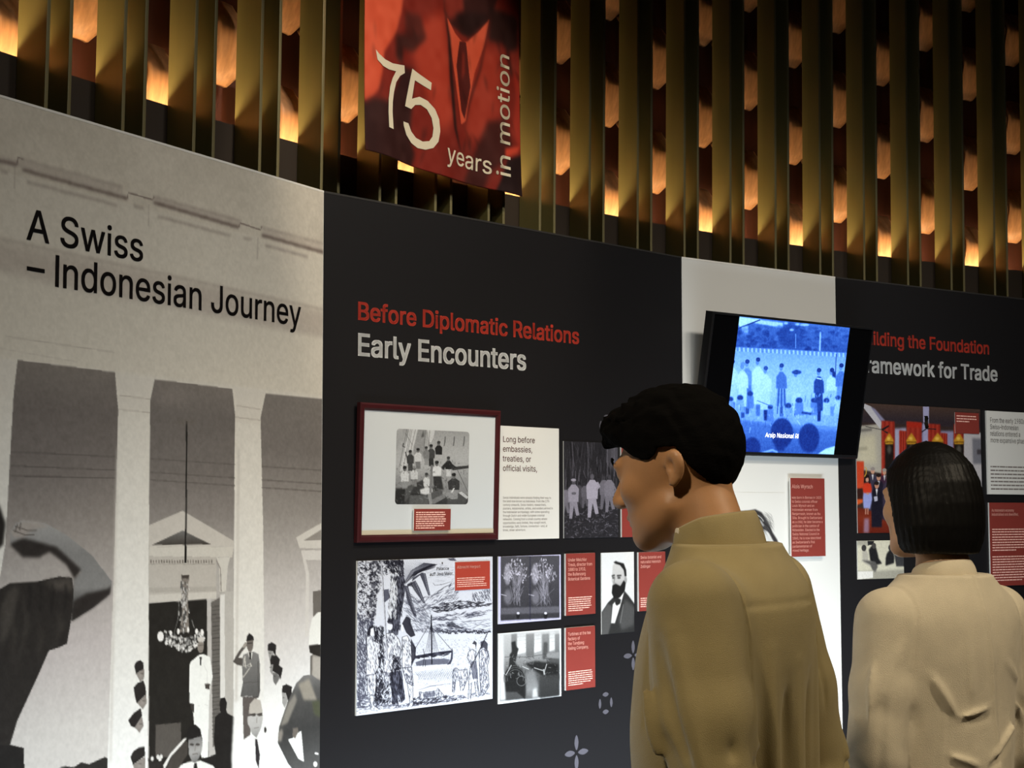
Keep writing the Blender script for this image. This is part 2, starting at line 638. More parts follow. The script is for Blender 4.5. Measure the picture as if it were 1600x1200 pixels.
_glyphs = {}
def glyph(ch, res):
    """one letter: outline points, faces and advance width"""
    if (ch, res) in _glyphs:
        return _glyphs[(ch, res)]
    if 'HH' not in _glyphs:
        _glyphs['HH'] = _ext('HH')
    adv = _ext('H' + ch + 'H') - _glyphs['HH']
    if ch == 'I':                                     # a plain upright stem
        h = CAP_EM
        g = (np.array([(.050, 0), (.115, 0), (.115, h), (.050, h)]), [(0, 1, 2, 3)], 0.165)
    elif ch == ' ':
        g = (np.zeros((0, 2)), [], adv)
    else:
        loops = _raw(ch, res)
        # cut the outline into level slabs and fill between its edges
        E_ = []
        for l in loops:
            for i in range(len(l)):
                p, q = l[i - 1], l[i]
                if abs(p.y - q.y) > 1e-7:
                    E_.append((p.x, p.y, q.x, q.y, 1) if p.y < q.y else (q.x, q.y, p.x, p.y, -1))
        ys = sorted({round(e[1], 5) for e in E_} | {round(e[3], 5) for e in E_})
        vs, fs = [], []
        for y0, y1 in zip(ys, ys[1:]):
            ym = (y0 + y1) / 2
            act = []
            for x0, a0, x1, a1, d in E_:
                if a0 < ym < a1:
                    k = (x1 - x0) / (a1 - a0)
                    act.append((x0 + k * (ym - a0), x0 + k * (y0 - a0), x0 + k * (y1 - a0), d))
            act.sort()
            wn = 0
            for i, t in enumerate(act):
                if wn == 0:
                    st = t
                wn += t[3]
                if wn == 0:
                    n = len(vs)
                    vs += [(st[1], y0), (t[1], y0), (t[2], y1), (st[2], y1)]
                    fs.append((n, n + 1, n + 2, n + 3))
        g = (np.array(vs), fs, adv)
    _glyphs[(ch, res)] = g
    return g

def text_mesh(s, bold=0.0, res=3):
    x, vs, fs, n = 0.0, [], [], 0
    for ch in s:
        v, f, adv = glyph(ch, res)
        if len(v):
            vs.append(v + np.array([x, 0]))
            fs += [tuple(i + n for i in q) for q in f]
            n += len(v)
        x += adv
    return np.vstack(vs), fs

CAP_EM = 0.5
_h = [p.y for l in _raw('H') for p in l]
CAP_EM = max(_h) - min(_h)

class Letters:
    def __init__(self, P, lift=0.0):
        self.P, self.lift, self.v, self.f = P, lift, [], []
    def _add(self, xy, f, em=0.0, bold=0.0):
        if bold:
            for dx, dy in ((-1, -.7), (1, -.7), (-1, .7), (1, .7)):
                self._add(xy + np.array([dx * bold * em, dy * bold * em]), f)
        n = sum(len(a) for a in self.v)
        self.v.append(xy)
        self.f += [tuple(i + n for i in q) for q in f]
    def fit(self, s, left, right, cap_y, bold=0.0, res=4):
        """baseline from left to right (photo pixels), capitals reaching cap_y above the left end"""
        u0, v0 = self.P.uv(*left, self.lift)
        u1, v1 = self.P.uv(*right, self.lift)
        cap = self.P.uv(left[0], cap_y, self.lift)[1] - v0
        xy, f = text_mesh(s, 0, res)
        k = (u1 - u0) / (xy[:, 0].max() - xy[:, 0].min())
        x = (xy[:, 0] - xy[:, 0].min()) * k + u0
        y = xy[:, 1] * cap / CAP_EM + v0 + (v1 - v0) * 0
        self._add(np.stack([x, y], 1), f, k, bold)
        return self
    def at(self, s, u, v, cap, xs=0.82, bold=0.0, res=2):
        xy, f = text_mesh(s, 0, res)
        k = cap / CAP_EM
        self._add(np.stack([(xy[:, 0] - 0.05) * k * xs + u, xy[:, 1] * k + v], 1), f, k, bold)
        return self
    def lines(self, rows, left, cap_y, pitch_px, xs=0.82, bold=0.0, res=2, fitw=None):
        """rows of text; left = first baseline start in the photograph"""
        u, v = self.P.uv(*left, self.lift)
        cap = self.P.uv(left[0], cap_y, self.lift)[1] - v
        dv = v - self.P.uv(left[0], left[1] + pitch_px, self.lift)[1]
        if fitw:
            i, rx = fitw
            xy, _ = text_mesh(rows[i], 0, res)
            xs = (self.P.uv(rx, left[1], self.lift)[0] - u) / ((xy[:, 0].max() - 0.05) * cap / CAP_EM)
        for i, r in enumerate(rows):
            if r:
                self.at(r, u, v - dv * i, cap, xs, bold, res)
        return self
    def build(self, name, m, parent, w):
        xy = np.vstack(self.v)
        co = np.column_stack([xy, np.full(len(xy), w)])
        return mesh(name, co, self.f, m, parent)

def fine_print(P, parent, m, left, right, y0, pitch, n, w, lift, name='fine_print', last=0.6, hpx=1.0, seed=3):
    """rows of print too small to read: word-long dashes"""
    rnd = random.Random(seed)
    u0, v0 = P.uv(left, y0, lift)
    u1 = P.uv(right, y0, lift)[0]
    dv = v0 - P.uv(left, y0 + pitch, lift)[1]
    h = v0 - P.uv(left, y0 + hpx, lift)[1]
    vs, fs = [], []
    for i in range(n):
        u = u0
        end = u0 + (u1 - u0) * (rnd.uniform(0.86, 1.0) if i < n - 1 else last)
        while u < end:
            L = h * rnd.uniform(1.6, 6.5)
            e = min(u + L, end)
            a = len(vs)
            v = v0 - dv * i
            vs += [(u, v, w), (e, v, w), (e, v + h, w), (u, v + h, w)]
            fs.append((a, a + 1, a + 2, a + 3))
            u = e + h * 0.55
    return mesh(name, vs, fs, m, parent)

m_print = attr_mat('printed_ink', 0.42, 0.35)
m_photo = attr_mat('photo_paper', 0.30, 0.45)
m_screen = attr_mat('screen_pixels', 0.18, 0.5, emit=1.3)
m_ink_black = mat('black_lettering', rgb(30, 24, 24), 0.45)
m_ink_red = mat('red_lettering', rgb(196, 66, 50), 0.45)
m_ink_white = mat('white_lettering', rgb(222, 224, 224), 0.45)
m_ink_pink = mat('pale_pink_lettering', rgb(246, 196, 182), 0.45)
m_ink_gray = mat('gray_lettering', rgb(120, 112, 108), 0.5)
m_ink_maroon = mat('dark_maroon_lettering', rgb(92, 44, 42), 0.5)
m_red = mat('red_card_stock', rgb(136, 56, 49), 0.42, var=0.04, var_scale=20)
m_foam = mat('foam_board_white', rgb(240, 240, 236), 0.5)
m_motif = mat('grey_motif_vinyl', rgb(84, 82, 90), 0.45)

def rect_of(P, tl, br, lift=0.0, tr=None, bl=None):
    pts = [tl, br] + ([tr] if tr else []) + ([bl] if bl else [])
    c = P.uvs(pts, lift)
    if tr and bl:
        return ((c[0, 0] + c[3, 0]) / 2, (c[1, 0] + c[2, 0]) / 2, (c[1, 1] + c[3, 1]) / 2, (c[0, 1] + c[2, 1]) / 2)
    return (c[0, 0], c[1, 0], c[1, 1], c[0, 1])

FB = 0.006        # foam board thickness
def board(name, label, cat, P, rect, m_face, group=None, th=FB, z0=0.0):
    """a foam board stuck on a panel; its own origin is its lower left corner"""
    u0, u1, v0, v1 = rect
    root = thing(name, label, cat, P.at(u0, v0, z0), group)
    Q = Plane(root.matrix_world.translation, P.x, P.y)
    box('foam_core', 0, u1 - u0, 0, v1 - v0, 0.0002, th - 0.0006, m_foam, root)
    if m_face is not None:
        box('printed_face', 0, u1 - u0, 0, v1 - v0, th - 0.0005, th, m_face, root)
    return root, Q, (0.0, u1 - u0, 0.0, v1 - v0)
# ------------------------------------------------------------------ panel one: the mural
def paint_mural():
    A = Art(P1, (-0.30, P1.w - 0.004, -1.75, -0.0006), 0.0024, (209, 203, 191), seed=11)
    A.a += ((vnoise(A.H, A.W, 60, A.rng) - .5) * 10 + (vnoise(A.H, A.W, 9, A.rng) - .5) * 5)[:, :, None]
    LB, RB = -160, 530
    def ln(pts, g, w, soft=0, al=1.0):
        (x0, y0), (x1, y1) = pts[0], pts[-1]
        ext = [(LB, y0 + (LB - x0) * (y1 - y0) / (x1 - x0))] + pts if x0 <= 1 else pts
        A.l(g, w, ext, soft, al)
    # facade below the cornice a little lighter, then the cornice bands
    A.p((214, 209, 198), [(LB, 225), (0, 268), (505, 398), (530, 404), (530, 640), (LB, 640)])
    A.p((196, 188, 178), [(LB, 205), (27, 250), (191, 293), (191, 306), (27, 262), (LB, 220)], 1)
    A.p((196, 188, 178), [(239, 308), (376, 345), (376, 356), (239, 317)], 1)
    A.p((198, 190, 180), [(410, 358), (530, 388), (530, 400), (410, 368)], 1)
    for pts in ([(0, 252.5), (26, 258)], [(34, 266), (110, 287), (198, 311)], [(239, 317), (372, 356)], [(408, 368), (530, 402)]):
        ln(pts, (112, 98, 93), 4.6, 1.4, .95)
    for pts in ([(31, 249), (191, 293)], [(239, 308), (376, 346)], [(408, 356), (530, 388)]):
        ln(pts, (158, 147, 140), 2.6, 1, .8)
    for pts in ([(26, 258), (28, 247), (36, 250)], [(198, 311), (200, 302), (238, 313), (240, 308)], [(372, 356), (374, 349), (406, 360), (408, 354)]):
        A.l((120, 106, 101), 2.2, pts, 0.6, .8)
    for pts in ([(41, 285), (183, 322)], [(246, 339), (359, 369)], [(413, 384), (480, 402)], [(208, 322), (224, 327)], [(380, 372), (392, 375)], [(0, 268), (12, 271)]):
        A.l((134, 121, 115), 2.6, pts, 1.2, .75)
    for x, y in ((23, 262), (232, 320), (402, 372)):
        A.l((180, 172, 163), 2.0, [(x, y), (x - 1, y + 34)], 0.6, .6)
    # second ledge, and the soft band of shade under it
    ln([(0, 374), (68, 389), (273, 433), (530, 490)], (168, 158, 150), 3, 1.5, .7)
    A.g([(380, (190, 182, 172)), (450, (178, 168, 160)), (520, (188, 180, 172))],
        [(LB, 345), (0, 378), (505, 486), (530, 491), (530, 535), (505, 524), (100, 440), (0, 416), (LB, 385)], 6, .65)
    ln([(0, 420), (102, 444), (290, 481), (530, 528)], (164, 154, 148), 5, 4, .7)
    ln([(7, 526), (178, 551)], (176, 168, 160), 1.6, 0.6, .6)
    ln([(0, 545), (120, 566)], (190, 182, 174), 1.6, 0.6, .5)
    # columns' light stone
    A.g([(560, (216, 212, 203)), (760, (224, 222, 216)), (1200, (236, 238, 238))], [(LB, 640), (LB, 545), (0, 560), (530, 622), (530, 1500), (LB, 1500)], 2)
    # shaded porch openings
    T = [(565, (128, 122, 117)), (640, (112, 106, 103)), (720, (118, 112, 109)), (800, (140, 134, 130)), (900, (170, 165, 162)), (1010, (192, 186, 186)), (1150, (208, 206, 204)), (1500, (210, 208, 206))]
    A.g(T, [(27, 563), (179, 582), (182, 620), (184, 640), (177, 900), (167, 1200), (160, 1500), (LB, 1500), (LB, 1020), (0, 900), (8, 850), (15, 720), (21, 615)], 0.7)
    A.g([(590, (130, 124, 119)), (650, (112, 107, 104)), (730, (118, 113, 110)), (800, (138, 133, 130)), (900, (176, 173, 170)), (1200, (190, 188, 186))],
        [(241, 593), (362, 608), (366, 647), (364, 929), (363, 1500), (228, 1500), (230, 1200), (232, 810), (234, 626)], 0.7)
    A.g([(615, (126, 121, 117)), (700, (120, 115, 112)), (800, (150, 146, 143)), (900, (192, 189, 188)), (980, (214, 212, 212)), (1100, (234, 236, 238))],
        [(414, 615), (530, 626), (530, 1500), (412, 1500), (412, 1037), (410, 821), (406, 653)], 0.7)
    A.grain(4, 3)
    for y0, y1 in ((706, 714), (728, 735), (744, 747)):
        A.l((92, 86, 84), 2, [(16, y0), (180, y1)], 0.5, .8)
        A.l((98, 92, 90), 2, [(234, y1 + 3), (366, y1 + 12)], 0.5, .8)
        A.l((100, 95, 92), 2, [(408, y1 + 15), (530, y1 + 23)], 0.5, .8)
    for pts in ([(179, 586), (184, 600), (186, 618), (184, 640), (234, 640), (232, 618), (236, 600), (241, 592)], [(362, 604), (368, 618), (368, 642), (366, 660), (406, 664), (406, 640), (410, 620), (414, 612)], [(0, 560), (26, 566), (22, 600), (20, 620), (-20, 618)]):
        A.p((216, 212, 204), pts)
    for pts in ([(184, 640), (234, 645)], [(366, 652), (406, 657)], [(186, 618), (234, 624)], [(368, 634), (406, 640)]):
        A.l((176, 168, 160), 1.6, pts, 0.5, .7)
    for x0, x1, y in ((176, 170, 700), (366, 365, 700)):
        A.l((196, 192, 186), 3, [(x0 + 6, y), (x1 + 2, 1190)], 1.5, .7)
    A.e((150, 142, 138), 268, 622, 26, 12, 8, .4)
    # doorway with pediment
    A.crop(0, 550, 1.846)
    A.p((200, 196, 190), [(428, 500), (525, 458), (672, 545), (672, 562), (428, 562)], 0.6)
    A.g([(512, 120), (556, (70, 66, 62))], [(436, 557), (525, 515), (607, 555)], 0.6)
    A.p((206, 203, 196), [(428, 562), (672, 562), (668, 592), (428, 590)])
    A.p((188, 184, 178), [(428, 590), (622, 592), (622, 700), (428, 712)])
    for i in range(24):
        x = 434 + i * 7.6
        A.l((96, 90, 84), 2.6, [(x, 600), (x, 609)])
    A.l((150, 145, 140), 2, [(428, 612), (618, 612)], 0, .7)
    A.p((176, 172, 166), [(428, 680), (622, 676), (622, 690), (428, 694)])
    A.p((204, 201, 195), [(428, 700), (622, 692), (622, 712), (428, 722)])
    A.p((38, 36, 33), [(428, 725), (595, 713), (597, 900), (600, 1210), (428, 1210)])
    A.p((86, 82, 78), [(447, 1075), (520, 1068), (522, 1165), (447, 1170)], 1)
    A.p((208, 206, 200), [(622, 592), (662, 592), (655, 620), (650, 690), (632, 692), (630, 620)])
    A.l((130, 124, 120), 2.4, [(622, 600), (634, 625), (636, 690)], .6)
    A.p((190, 188, 186), [(595, 712), (608, 711), (612, 1160), (600, 1160)])
    A.p((104, 101, 98), [(607, 722), (632, 708), (634, 1120), (612, 1140)])
    for i in range(34):
        y = 735 + i * 11.4
        A.l((72, 70, 67), 2.2, [(610, y), (632, y - 3)])
    A.p((222, 222, 220), [(633, 700), (646, 698), (648, 1160), (634, 1160)])
    A.p((186, 184, 180), [(646, 690), (672, 690), (671, 1160), (648, 1160)])
    A.p((212, 210, 206), [(852, 535), (930, 490), (985, 540), (985, 568), (862, 566)], 0.6)
    A.p((150, 146, 142), [(872, 545), (925, 512), (960, 540)], 0.6)
    A.p((214, 212, 210), [(866, 572), (985, 572), (985, 600), (880, 600), (890, 640), (888, 820), (878, 820), (880, 640)])
    A.p((110, 106, 102), [(900, 690), (985, 680), (985, 900), (902, 820)])
    A.l((36, 34, 32), 4.4, [(537, 200), (536, 330), (535, 470), (533, 560), (534, 604)])
    A.l((30, 28, 27), 7, [(534, 560), (533, 608)])
    A.e((110, 104, 98), 537, 202, 34, 7, 3, .6)
    # chandelier
    A.crop(200, 780, 5)
    A.p((72, 66, 62), [(412, 592), (474, 592), (470, 640), (416, 640)])
    A.p((128, 122, 116), [(420, 620), (468, 620), (462, 760), (474, 1040), (396, 1040), (420, 880), (416, 760)])
    r = A.rng
    for i in range(90):
        x, y = 436 + r.normal() * 17, r.uniform(640, 1040)
        A.l(r.choice([60, 90, 190, 215]), r.uniform(4, 9), [(x, y), (x + r.normal() * 4, y + r.uniform(14, 40))])
    A.l(120, 4, [(395, 800), (385, 940), (355, 1050)])
    A.l(140, 5, [(495, 945), (512, 1005)])
    for i in range(150):
        x = r.uniform(282, 590)
        y = r.uniform(1045, 1160) - abs(x - 440) * 0.1 + (30 if abs(x - 440) < 70 else 0)
        A.e(r.choice([90, 150, 200, 225, 235]), x, y, r.uniform(4, 11), r.uniform(7, 17), 0, .9)
    for x, y, rx, ry in ((250, 1072, 25, 40), (330, 1045, 11, 20), (389, 1032, 11, 22), (465, 1018, 9, 22), (531, 1032, 11, 22), (574, 1040, 13, 26)):
        A.e(238, x, y, rx, ry)
    # people left of the door
    A.crop(180, 960, 5)
    for cap, face in (([(145, 400), (160, 370), (190, 355), (215, 375), (220, 440), (190, 440), (160, 468)], [(160, 464), (190, 440), (222, 425), (224, 480), (215, 512), (188, 520)]),
                      ([(140, 570), (170, 535), (215, 515), (232, 560), (238, 622), (165, 695), (150, 640)], [(168, 690), (238, 622), (242, 690), (212, 742)]),
                      ([(98, 825), (140, 770), (195, 730), (207, 790), (150, 884), (120, 872)], [(148, 880), (206, 796), (218, 870), (186, 924)]),
                      ([(115, 1110), (140, 1065), (180, 1038), (225, 1030), (230, 1100), (135, 1175)], [(136, 1172), (230, 1105), (230, 1215), (145, 1215)])):
        A.p((42, 39, 38), cap, 1.2)
        A.p((138, 132, 128), face, 2)
        fx, fy = np.mean(face, 0)
        A.e((92, 86, 82), fx + 6, fy - 12, 14, 6, 3, .8)
        A.e((176, 170, 165), fx - 4, fy + 4, 10, 12, 4, .7)
    A.p((240, 243, 242), [(640, 322), (662, 312), (690, 312), (735, 332), (748, 420), (757, 490), (738, 560), (728, 690), (720, 1115), (670, 1120), (640, 980), (612, 860), (600, 720), (575, 690), (575, 400), (585, 370)], 0.8)
    A.e((140, 134, 128), 662, 252, 25, 50, 2)
    A.e((205, 202, 198), 662, 196, 26, 20, 2)
    A.l((70, 64, 60), 4, [(642, 240), (684, 240)], 1, .8)
    A.l((90, 82, 78), 4, [(652, 283), (674, 283)], 1, .8)
    A.p((40, 38, 38), [(655, 332), (670, 332), (668, 400), (658, 400)])
    A.p((70, 65, 62), [(695, 540), (735, 540), (732, 586), (700, 578)], 1.5)
    A.p((60, 56, 54), [(580, 690), (612, 700), (612, 768), (590, 740)], 1.5)
    A.l(196, 3, [(690, 400), (715, 450), (715, 540)], 1, .8)
    A.l(206, 3, [(640, 715), (690, 705), (725, 708)], 1, .9)
    A.p((36, 34, 33), [(810, 690), (818, 655), (850, 645), (868, 690), (862, 745), (870, 770), (925, 800), (945, 900), (930, 1050), (930, 1080), (970, 1080), (965, 1215), (740, 1215), (700, 1170), (680, 1130), (780, 1090), (765, 980), (775, 800), (815, 765)], 1.2)
    A.p((235, 238, 236), [(470, 1215), (480, 1185), (570, 1150), (660, 1140), (760, 1180), (785, 1215)], 1)
    A.p((34, 32, 31), [(555, 965), (556, 905), (585, 870), (622, 858), (660, 895), (678, 990), (640, 955), (590, 985)], 1)
    A.g([(970, 132), (1060, 168), (1150, 120)], [(568, 980), (665, 950), (678, 1000), (672, 1060), (650, 1120), (625, 1158), (596, 1150), (570, 1090)], 2)
    for x in (594, 640):
        A.e((50, 45, 42), x, 1015, 17, 8, 2, .9)
    A.l((84, 76, 70), 5, [(600, 1092), (640, 1088)], 1, .9)
    A.l((110, 102, 96), 4, [(622, 1020), (618, 1068)], 1, .7)
    A.p((42, 40, 40), [(612, 1160), (632, 1160), (640, 1215), (606, 1215)])
    A.p((226, 226, 224), [(430, 1080), (530, 970), (558, 962), (500, 1040), (430, 1110), (380, 1215), (345, 1215)], 1)
    A.p((70, 66, 62), [(440, 1100), (545, 985), (566, 1000), (560, 1090), (500, 1190), (470, 1215), (390, 1215)], 1.5)
    for x, y in ((285, 1125), (330, 1112), (355, 1110), (345, 1130)):
        A.e((222, 222, 220), x, y, 12, 18, 2)
    A.p((46, 43, 41), [(250, 1120), (290, 1160), (360, 1140), (380, 1215), (265, 1215)], 2)
    # people right of the door
    A.crop(340, 950, 4.8)
    A.g([(500, (226, 227, 228)), (700, (240, 242, 243)), (1200, (243, 245, 246))], [(345, 560), (480, 560), (640, 640), (660, 900), (640, 1215), (100, 1215), (100, 1090), (120, 700), (345, 700)], 8)
    A.p((40, 38, 38), [(210, 245), (216, 210), (232, 188), (262, 212), (268, 240), (215, 250)])
    A.p((112, 106, 102), [(212, 248), (264, 238), (260, 300), (246, 330), (228, 326), (214, 296)], 1)
    A.l((60, 56, 54), 5, [(218, 266), (258, 262)], 1)
    A.p((84, 80, 77), [(110, 402), (150, 330), (182, 288), (206, 256), (214, 282), (176, 330), (152, 372), (190, 376), (188, 436), (140, 425)], 1)
    A.p((160, 154, 148), [(178, 292), (200, 258), (214, 262), (210, 285), (192, 300)], 1)
    A.g([(340, 128), (480, 112), (665, 92)], [(186, 352), (222, 336), (262, 326), (302, 346), (312, 420), (314, 620), (302, 672), (240, 660), (166, 664), (184, 560), (178, 430)], 1)
    A.p((222, 222, 220), [(222, 340), (240, 332), (258, 330), (250, 380), (232, 372)])
    A.p((40, 38, 37), [(232, 332), (246, 332), (246, 384), (234, 384)])
    for pts in ([(196, 370), (190, 440), (240, 420)], [(200, 360), (205, 450), (246, 430), (228, 460), (186, 520)], [(240, 410), (250, 440)]):
        A.l((214, 212, 206), 6, pts, 0.8)
    A.l((66, 62, 60), 5, [(298, 400), (300, 640)], 1.5, .8)
    A.l((70, 66, 64), 4, [(188, 560), (306, 552)], 1, .7)
    A.p((96, 90, 88), [(182, 668), (300, 668), (262, 700), (240, 950), (190, 985)], 1)
    A.l((60, 56, 55), 5, [(176, 668), (300, 666)], 1)
    for cap, face, t in (([(372, 320), (372, 272), (400, 256), (434, 276), (430, 356), (410, 330)], [(370, 322), (412, 322), (416, 362), (388, 402)], 158),
                         ([(388, 390), (400, 355), (436, 354), (462, 384), (454, 432), (392, 425)], [(390, 420), (412, 430), (408, 504), (390, 480)], 150),
                         ([(406, 470), (412, 430), (440, 418), (484, 452), (466, 535), (450, 500)], [(408, 482), (440, 490), (462, 520), (432, 578), (412, 548)], 112),
                         ([(477, 636), (480, 585), (510, 570), (552, 590), (548, 655), (522, 695), (505, 636)], [(478, 638), (505, 638), (521, 692), (498, 748), (480, 712)], 162)):
        A.p((40, 38, 38), cap, 1)
        A.p(t, face, 1.5)
        fx, fy = np.mean(face, 0)
        A.e(t * 0.6, fx - 8, fy - 14, 9, 5, 2, .8)
    A.p((188, 184, 178), [(228, 790), (236, 720), (272, 678), (316, 690), (332, 775), (325, 800)], 2)
    A.g([(780, 198), (880, 186), (960, 150)], [(220, 815), (330, 785), (334, 830), (320, 900), (286, 972), (255, 945), (232, 885), (220, 870)], 2)
    for x in (262, 312):
        A.e((84, 80, 76), x, 800, 20, 11, 1.5)
    A.l((60, 56, 54), 6, [(238, 800), (330, 788)], 1)
    A.l((110, 104, 100), 6, [(268, 900), (304, 893)], 1.5)
    A.l((150, 146, 142), 5, [(290, 820), (288, 862)], 1.5)
    A.p((52, 49, 52), [(276, 978), (292, 984), (312, 1100), (303, 1205), (281, 1140)], 1)
    A.e((50, 46, 44), 352, 912, 9, 22, 2)
    A.p((90, 86, 82), [(690, 360), (720, 340), (800, 350), (830, 560), (690, 540)], 2)
    A.p((176, 172, 166), [(705, 350), (770, 360), (770, 545), (700, 520)], 4)
    A.p((238, 240, 238), [(678, 275), (684, 170), (702, 80), (740, 36), (800, 22), (860, 22), (860, 268)], 1)
    A.p((46, 43, 40), [(678, 280), (860, 262), (860, 368), (770, 368), (720, 350), (686, 335)], 1.5)
    A.g([(520, 120), (640, 84), (900, 62), (1200, 84)], [(596, 552), (640, 505), (700, 500), (780, 560), (860, 580), (860, 1240), (580, 1240), (520, 1160), (446, 1010), (456, 892), (520, 700), (586, 560)], 2)
    A.p((168, 162, 150), [(600, 570), (680, 530), (740, 690), (640, 690)], 9, .8)
    A.p((150, 146, 138), [(575, 640), (590, 690), (520, 860), (462, 890), (520, 720)], 5, .8)
    A.p((158, 152, 144), [(450, 930), (478, 900), (486, 940), (470, 1000), (448, 1000)], 5, .8)
    A.p((84, 90, 62), [(700, 700), (760, 690), (765, 820), (720, 800)], 9, .6)
    A.p((240, 243, 243), [(522, 985), (556, 975), (570, 950), (622, 920), (630, 1010), (642, 1152), (600, 1130)], 1)
    A.p((112, 106, 100), [(560, 900), (596, 895), (600, 930), (575, 978), (556, 960)], 2)
    A.p(245, [(725, 1080), (752, 1088), (750, 1100), (722, 1094)])
    A.e(245, 727, 1170, 15, 20)
    # the soldier saluting at the left edge
    A.crop(0, 740, 2.61)
    A.p((44, 41, 39), [(-420, 700), (-300, 560), (-60, 470), (0, 470), (40, 446), (150, 440), (240, 420), (292, 424), (302, 500), (286, 610), (272, 693), (240, 708), (198, 722), (150, 832), (70, 1005), (40, 1105), (95, 1118), (104, 1420), (-420, 1420)], 1.5)
    A.p((40, 37, 35), [(-260, 60), (-60, 20), (0, 140), (22, 205), (12, 290), (-20, 320), (-60, 470), (-260, 560)], 3)
    A.g([(200, 158), (330, 128), (470, 132), (560, 60)], [(40, 238), (62, 205), (92, 190), (182, 202), (268, 250), (372, 332), (455, 440), (446, 492), (380, 545), (290, 602), (298, 500), (300, 430), (330, 402), (282, 360), (200, 312), (160, 330), (92, 300), (42, 288)], 1.5)
    A.p((48, 44, 42), [(38, 288), (92, 262), (160, 280), (230, 300), (330, 392), (302, 430), (270, 372), (200, 318), (160, 342), (92, 342)], 3)
    A.p((46, 42, 40), [(440, 470), (452, 455), (446, 492), (380, 545), (290, 602), (298, 520), (350, 490)], 4)
    A.p((164, 156, 150), [(42, 238), (92, 192), (150, 196), (200, 216), (130, 230), (95, 262), (52, 262)], 4, .8)
    A.p((70, 66, 62), [(30, 480), (60, 455), (80, 470), (40, 640), (0, 700), (0, 560)], 8, .9)
    A.p((84, 79, 74), [(180, 440), (290, 425), (296, 480), (220, 470)], 8, .8)
    for pts in ([(10, 520), (60, 640), (40, 800)], [(90, 480), (110, 620), (60, 820)], [(150, 600), (170, 660), (150, 760)], [(230, 560), (250, 620), (230, 690)]):
        A.l((70, 66, 61), 16, pts, 9, .6, True)
    for pts in ([(60, 214), (110, 232), (150, 232)], [(52, 232), (100, 250), (140, 250)], [(70, 206), (60, 240)], [(84, 200), (78, 232)]):
        A.l((92, 86, 82), 5, pts, 1, .8)
    for x in (120, 165, 212, 265):
        A.l((30, 28, 27), 9, [(x, 450), (x + 4, 500), (x - 4, 560)], 4, .7)
    A.p((34, 32, 31), [(40, 1107), (95, 1118), (104, 1420), (-60, 1420), (-60, 1107)], 1)
    A.p((46, 44, 42), [(225, 1205), (262, 1192), (300, 1196), (330, 1176), (362, 1184), (400, 1166), (425, 1155), (437, 1160), (437, 1420), (225, 1420)], 2)
    A.grain(3.5, 1.6)
    A.grain(2.5, 5)
    A.tint(1.0, 0.995, 0.985)
    return A

paint_mural().build('mural_print', m_print, pan1, 0.0012)
for txt, l, r_, cy in (('A Swiss', (41, 374), (222, 406), 325.5), ('\u2013 Indonesian Journey', (41, 440.5), (469, 506), 390.5)):
    Letters(P1).fit(txt, l, r_, cy, bold=0.007).build('title_lettering', m_ink_black, pan1, 0.0020)

# ------------------------------------------------------------------ panel two: heading and motifs
L = Letters(P2)
L.fit('Before Diplomatic Relations', (560, 499.2), (904, 536), 471.8, bold=0.017)
L.build('red_heading_lettering', m_ink_red, pan2, 0.0008)
L = Letters(P2)
L.fit('Early Encounters', (560, 555), (821, 578), 521, bold=0.019)
L.build('white_heading_lettering', m_ink_white, pan2, 0.0008)

def petal(vs, fs, c, a, b, w):
    n = 14
    i0 = len(vs)
    for k in range(n):
        t = 2 * PI * k / n
        s = math.sin(t)
        vs.append((c[0] + a * math.copysign(abs(math.cos(t)) ** 1.25, math.cos(t)), c[1] + b * math.copysign(abs(s) ** 1.25, s), w))
    fs.append(tuple(range(i0, i0 + n)))

def motif(P, px, py, kind, size, parent):
    u, v = P.uv(px, py)
    vs, fs = [], []
    d = size * 0.55
    for k, (dx, dy) in enumerate(((0, 1), (0, -1), (1, 0), (-1, 0))):
        if kind == 'cross':
            a, b = (0.17 * size, 0.42 * size) if dx == 0 else (0.42 * size, 0.17 * size)
        else:
            a, b = (0.30 * size, 0.15 * size) if dx == 0 else (0.13 * size, 0.32 * size)
        petal(vs, fs, (u + dx * d, v + dy * d), a, b, 0.0008)
    return mesh('petal_motif', vs, fs, m_motif, parent)

for px, py, kind, size in ((900.5, 1176, 'cross', 0.052), (946, 1098.5, 'ring', 0.046), (989, 1024, 'cross', 0.046), (948, 666, 'ring', 0.05)):
    motif(P2, px, py, kind, size, pan2)

# panel four heading
L = Letters(P4)
u1_, v1_ = P4.uv(1545, 556)
L.fit('Building the Foundation', (1341, 536.5), (1545, 556.3), 516.5, bold=0.017)
L.build('red_heading_lettering', m_ink_red, pan4, 0.0008)
L = Letters(P4)
L.fit('Framework for Trade', (1341, 580.5), (1558, 595.8), 556.5, bold=0.019)
L.build('white_heading_lettering', m_ink_white, pan4, 0.0008)
# ------------------------------------------------------------------ pictures on panel two
def rect4(P, tl, tr, br, bl, lift=FB):
    return rect_of(P, tl, br, lift, tr, bl)

def picture(name, label, cat, P, corners, step, base, paint, m=m_print, group=None, th=FB, border=None, part='picture'):
    rc = rect4(P, *corners, th)
    root, Q, r = board(name, label, cat, P, rc, None, group, th)
    A = Art(Q, r, step, base, lift=th, seed=len(label))
    paint(A)
    A.build(part, m, root, th + 0.0002)
    return root, Q

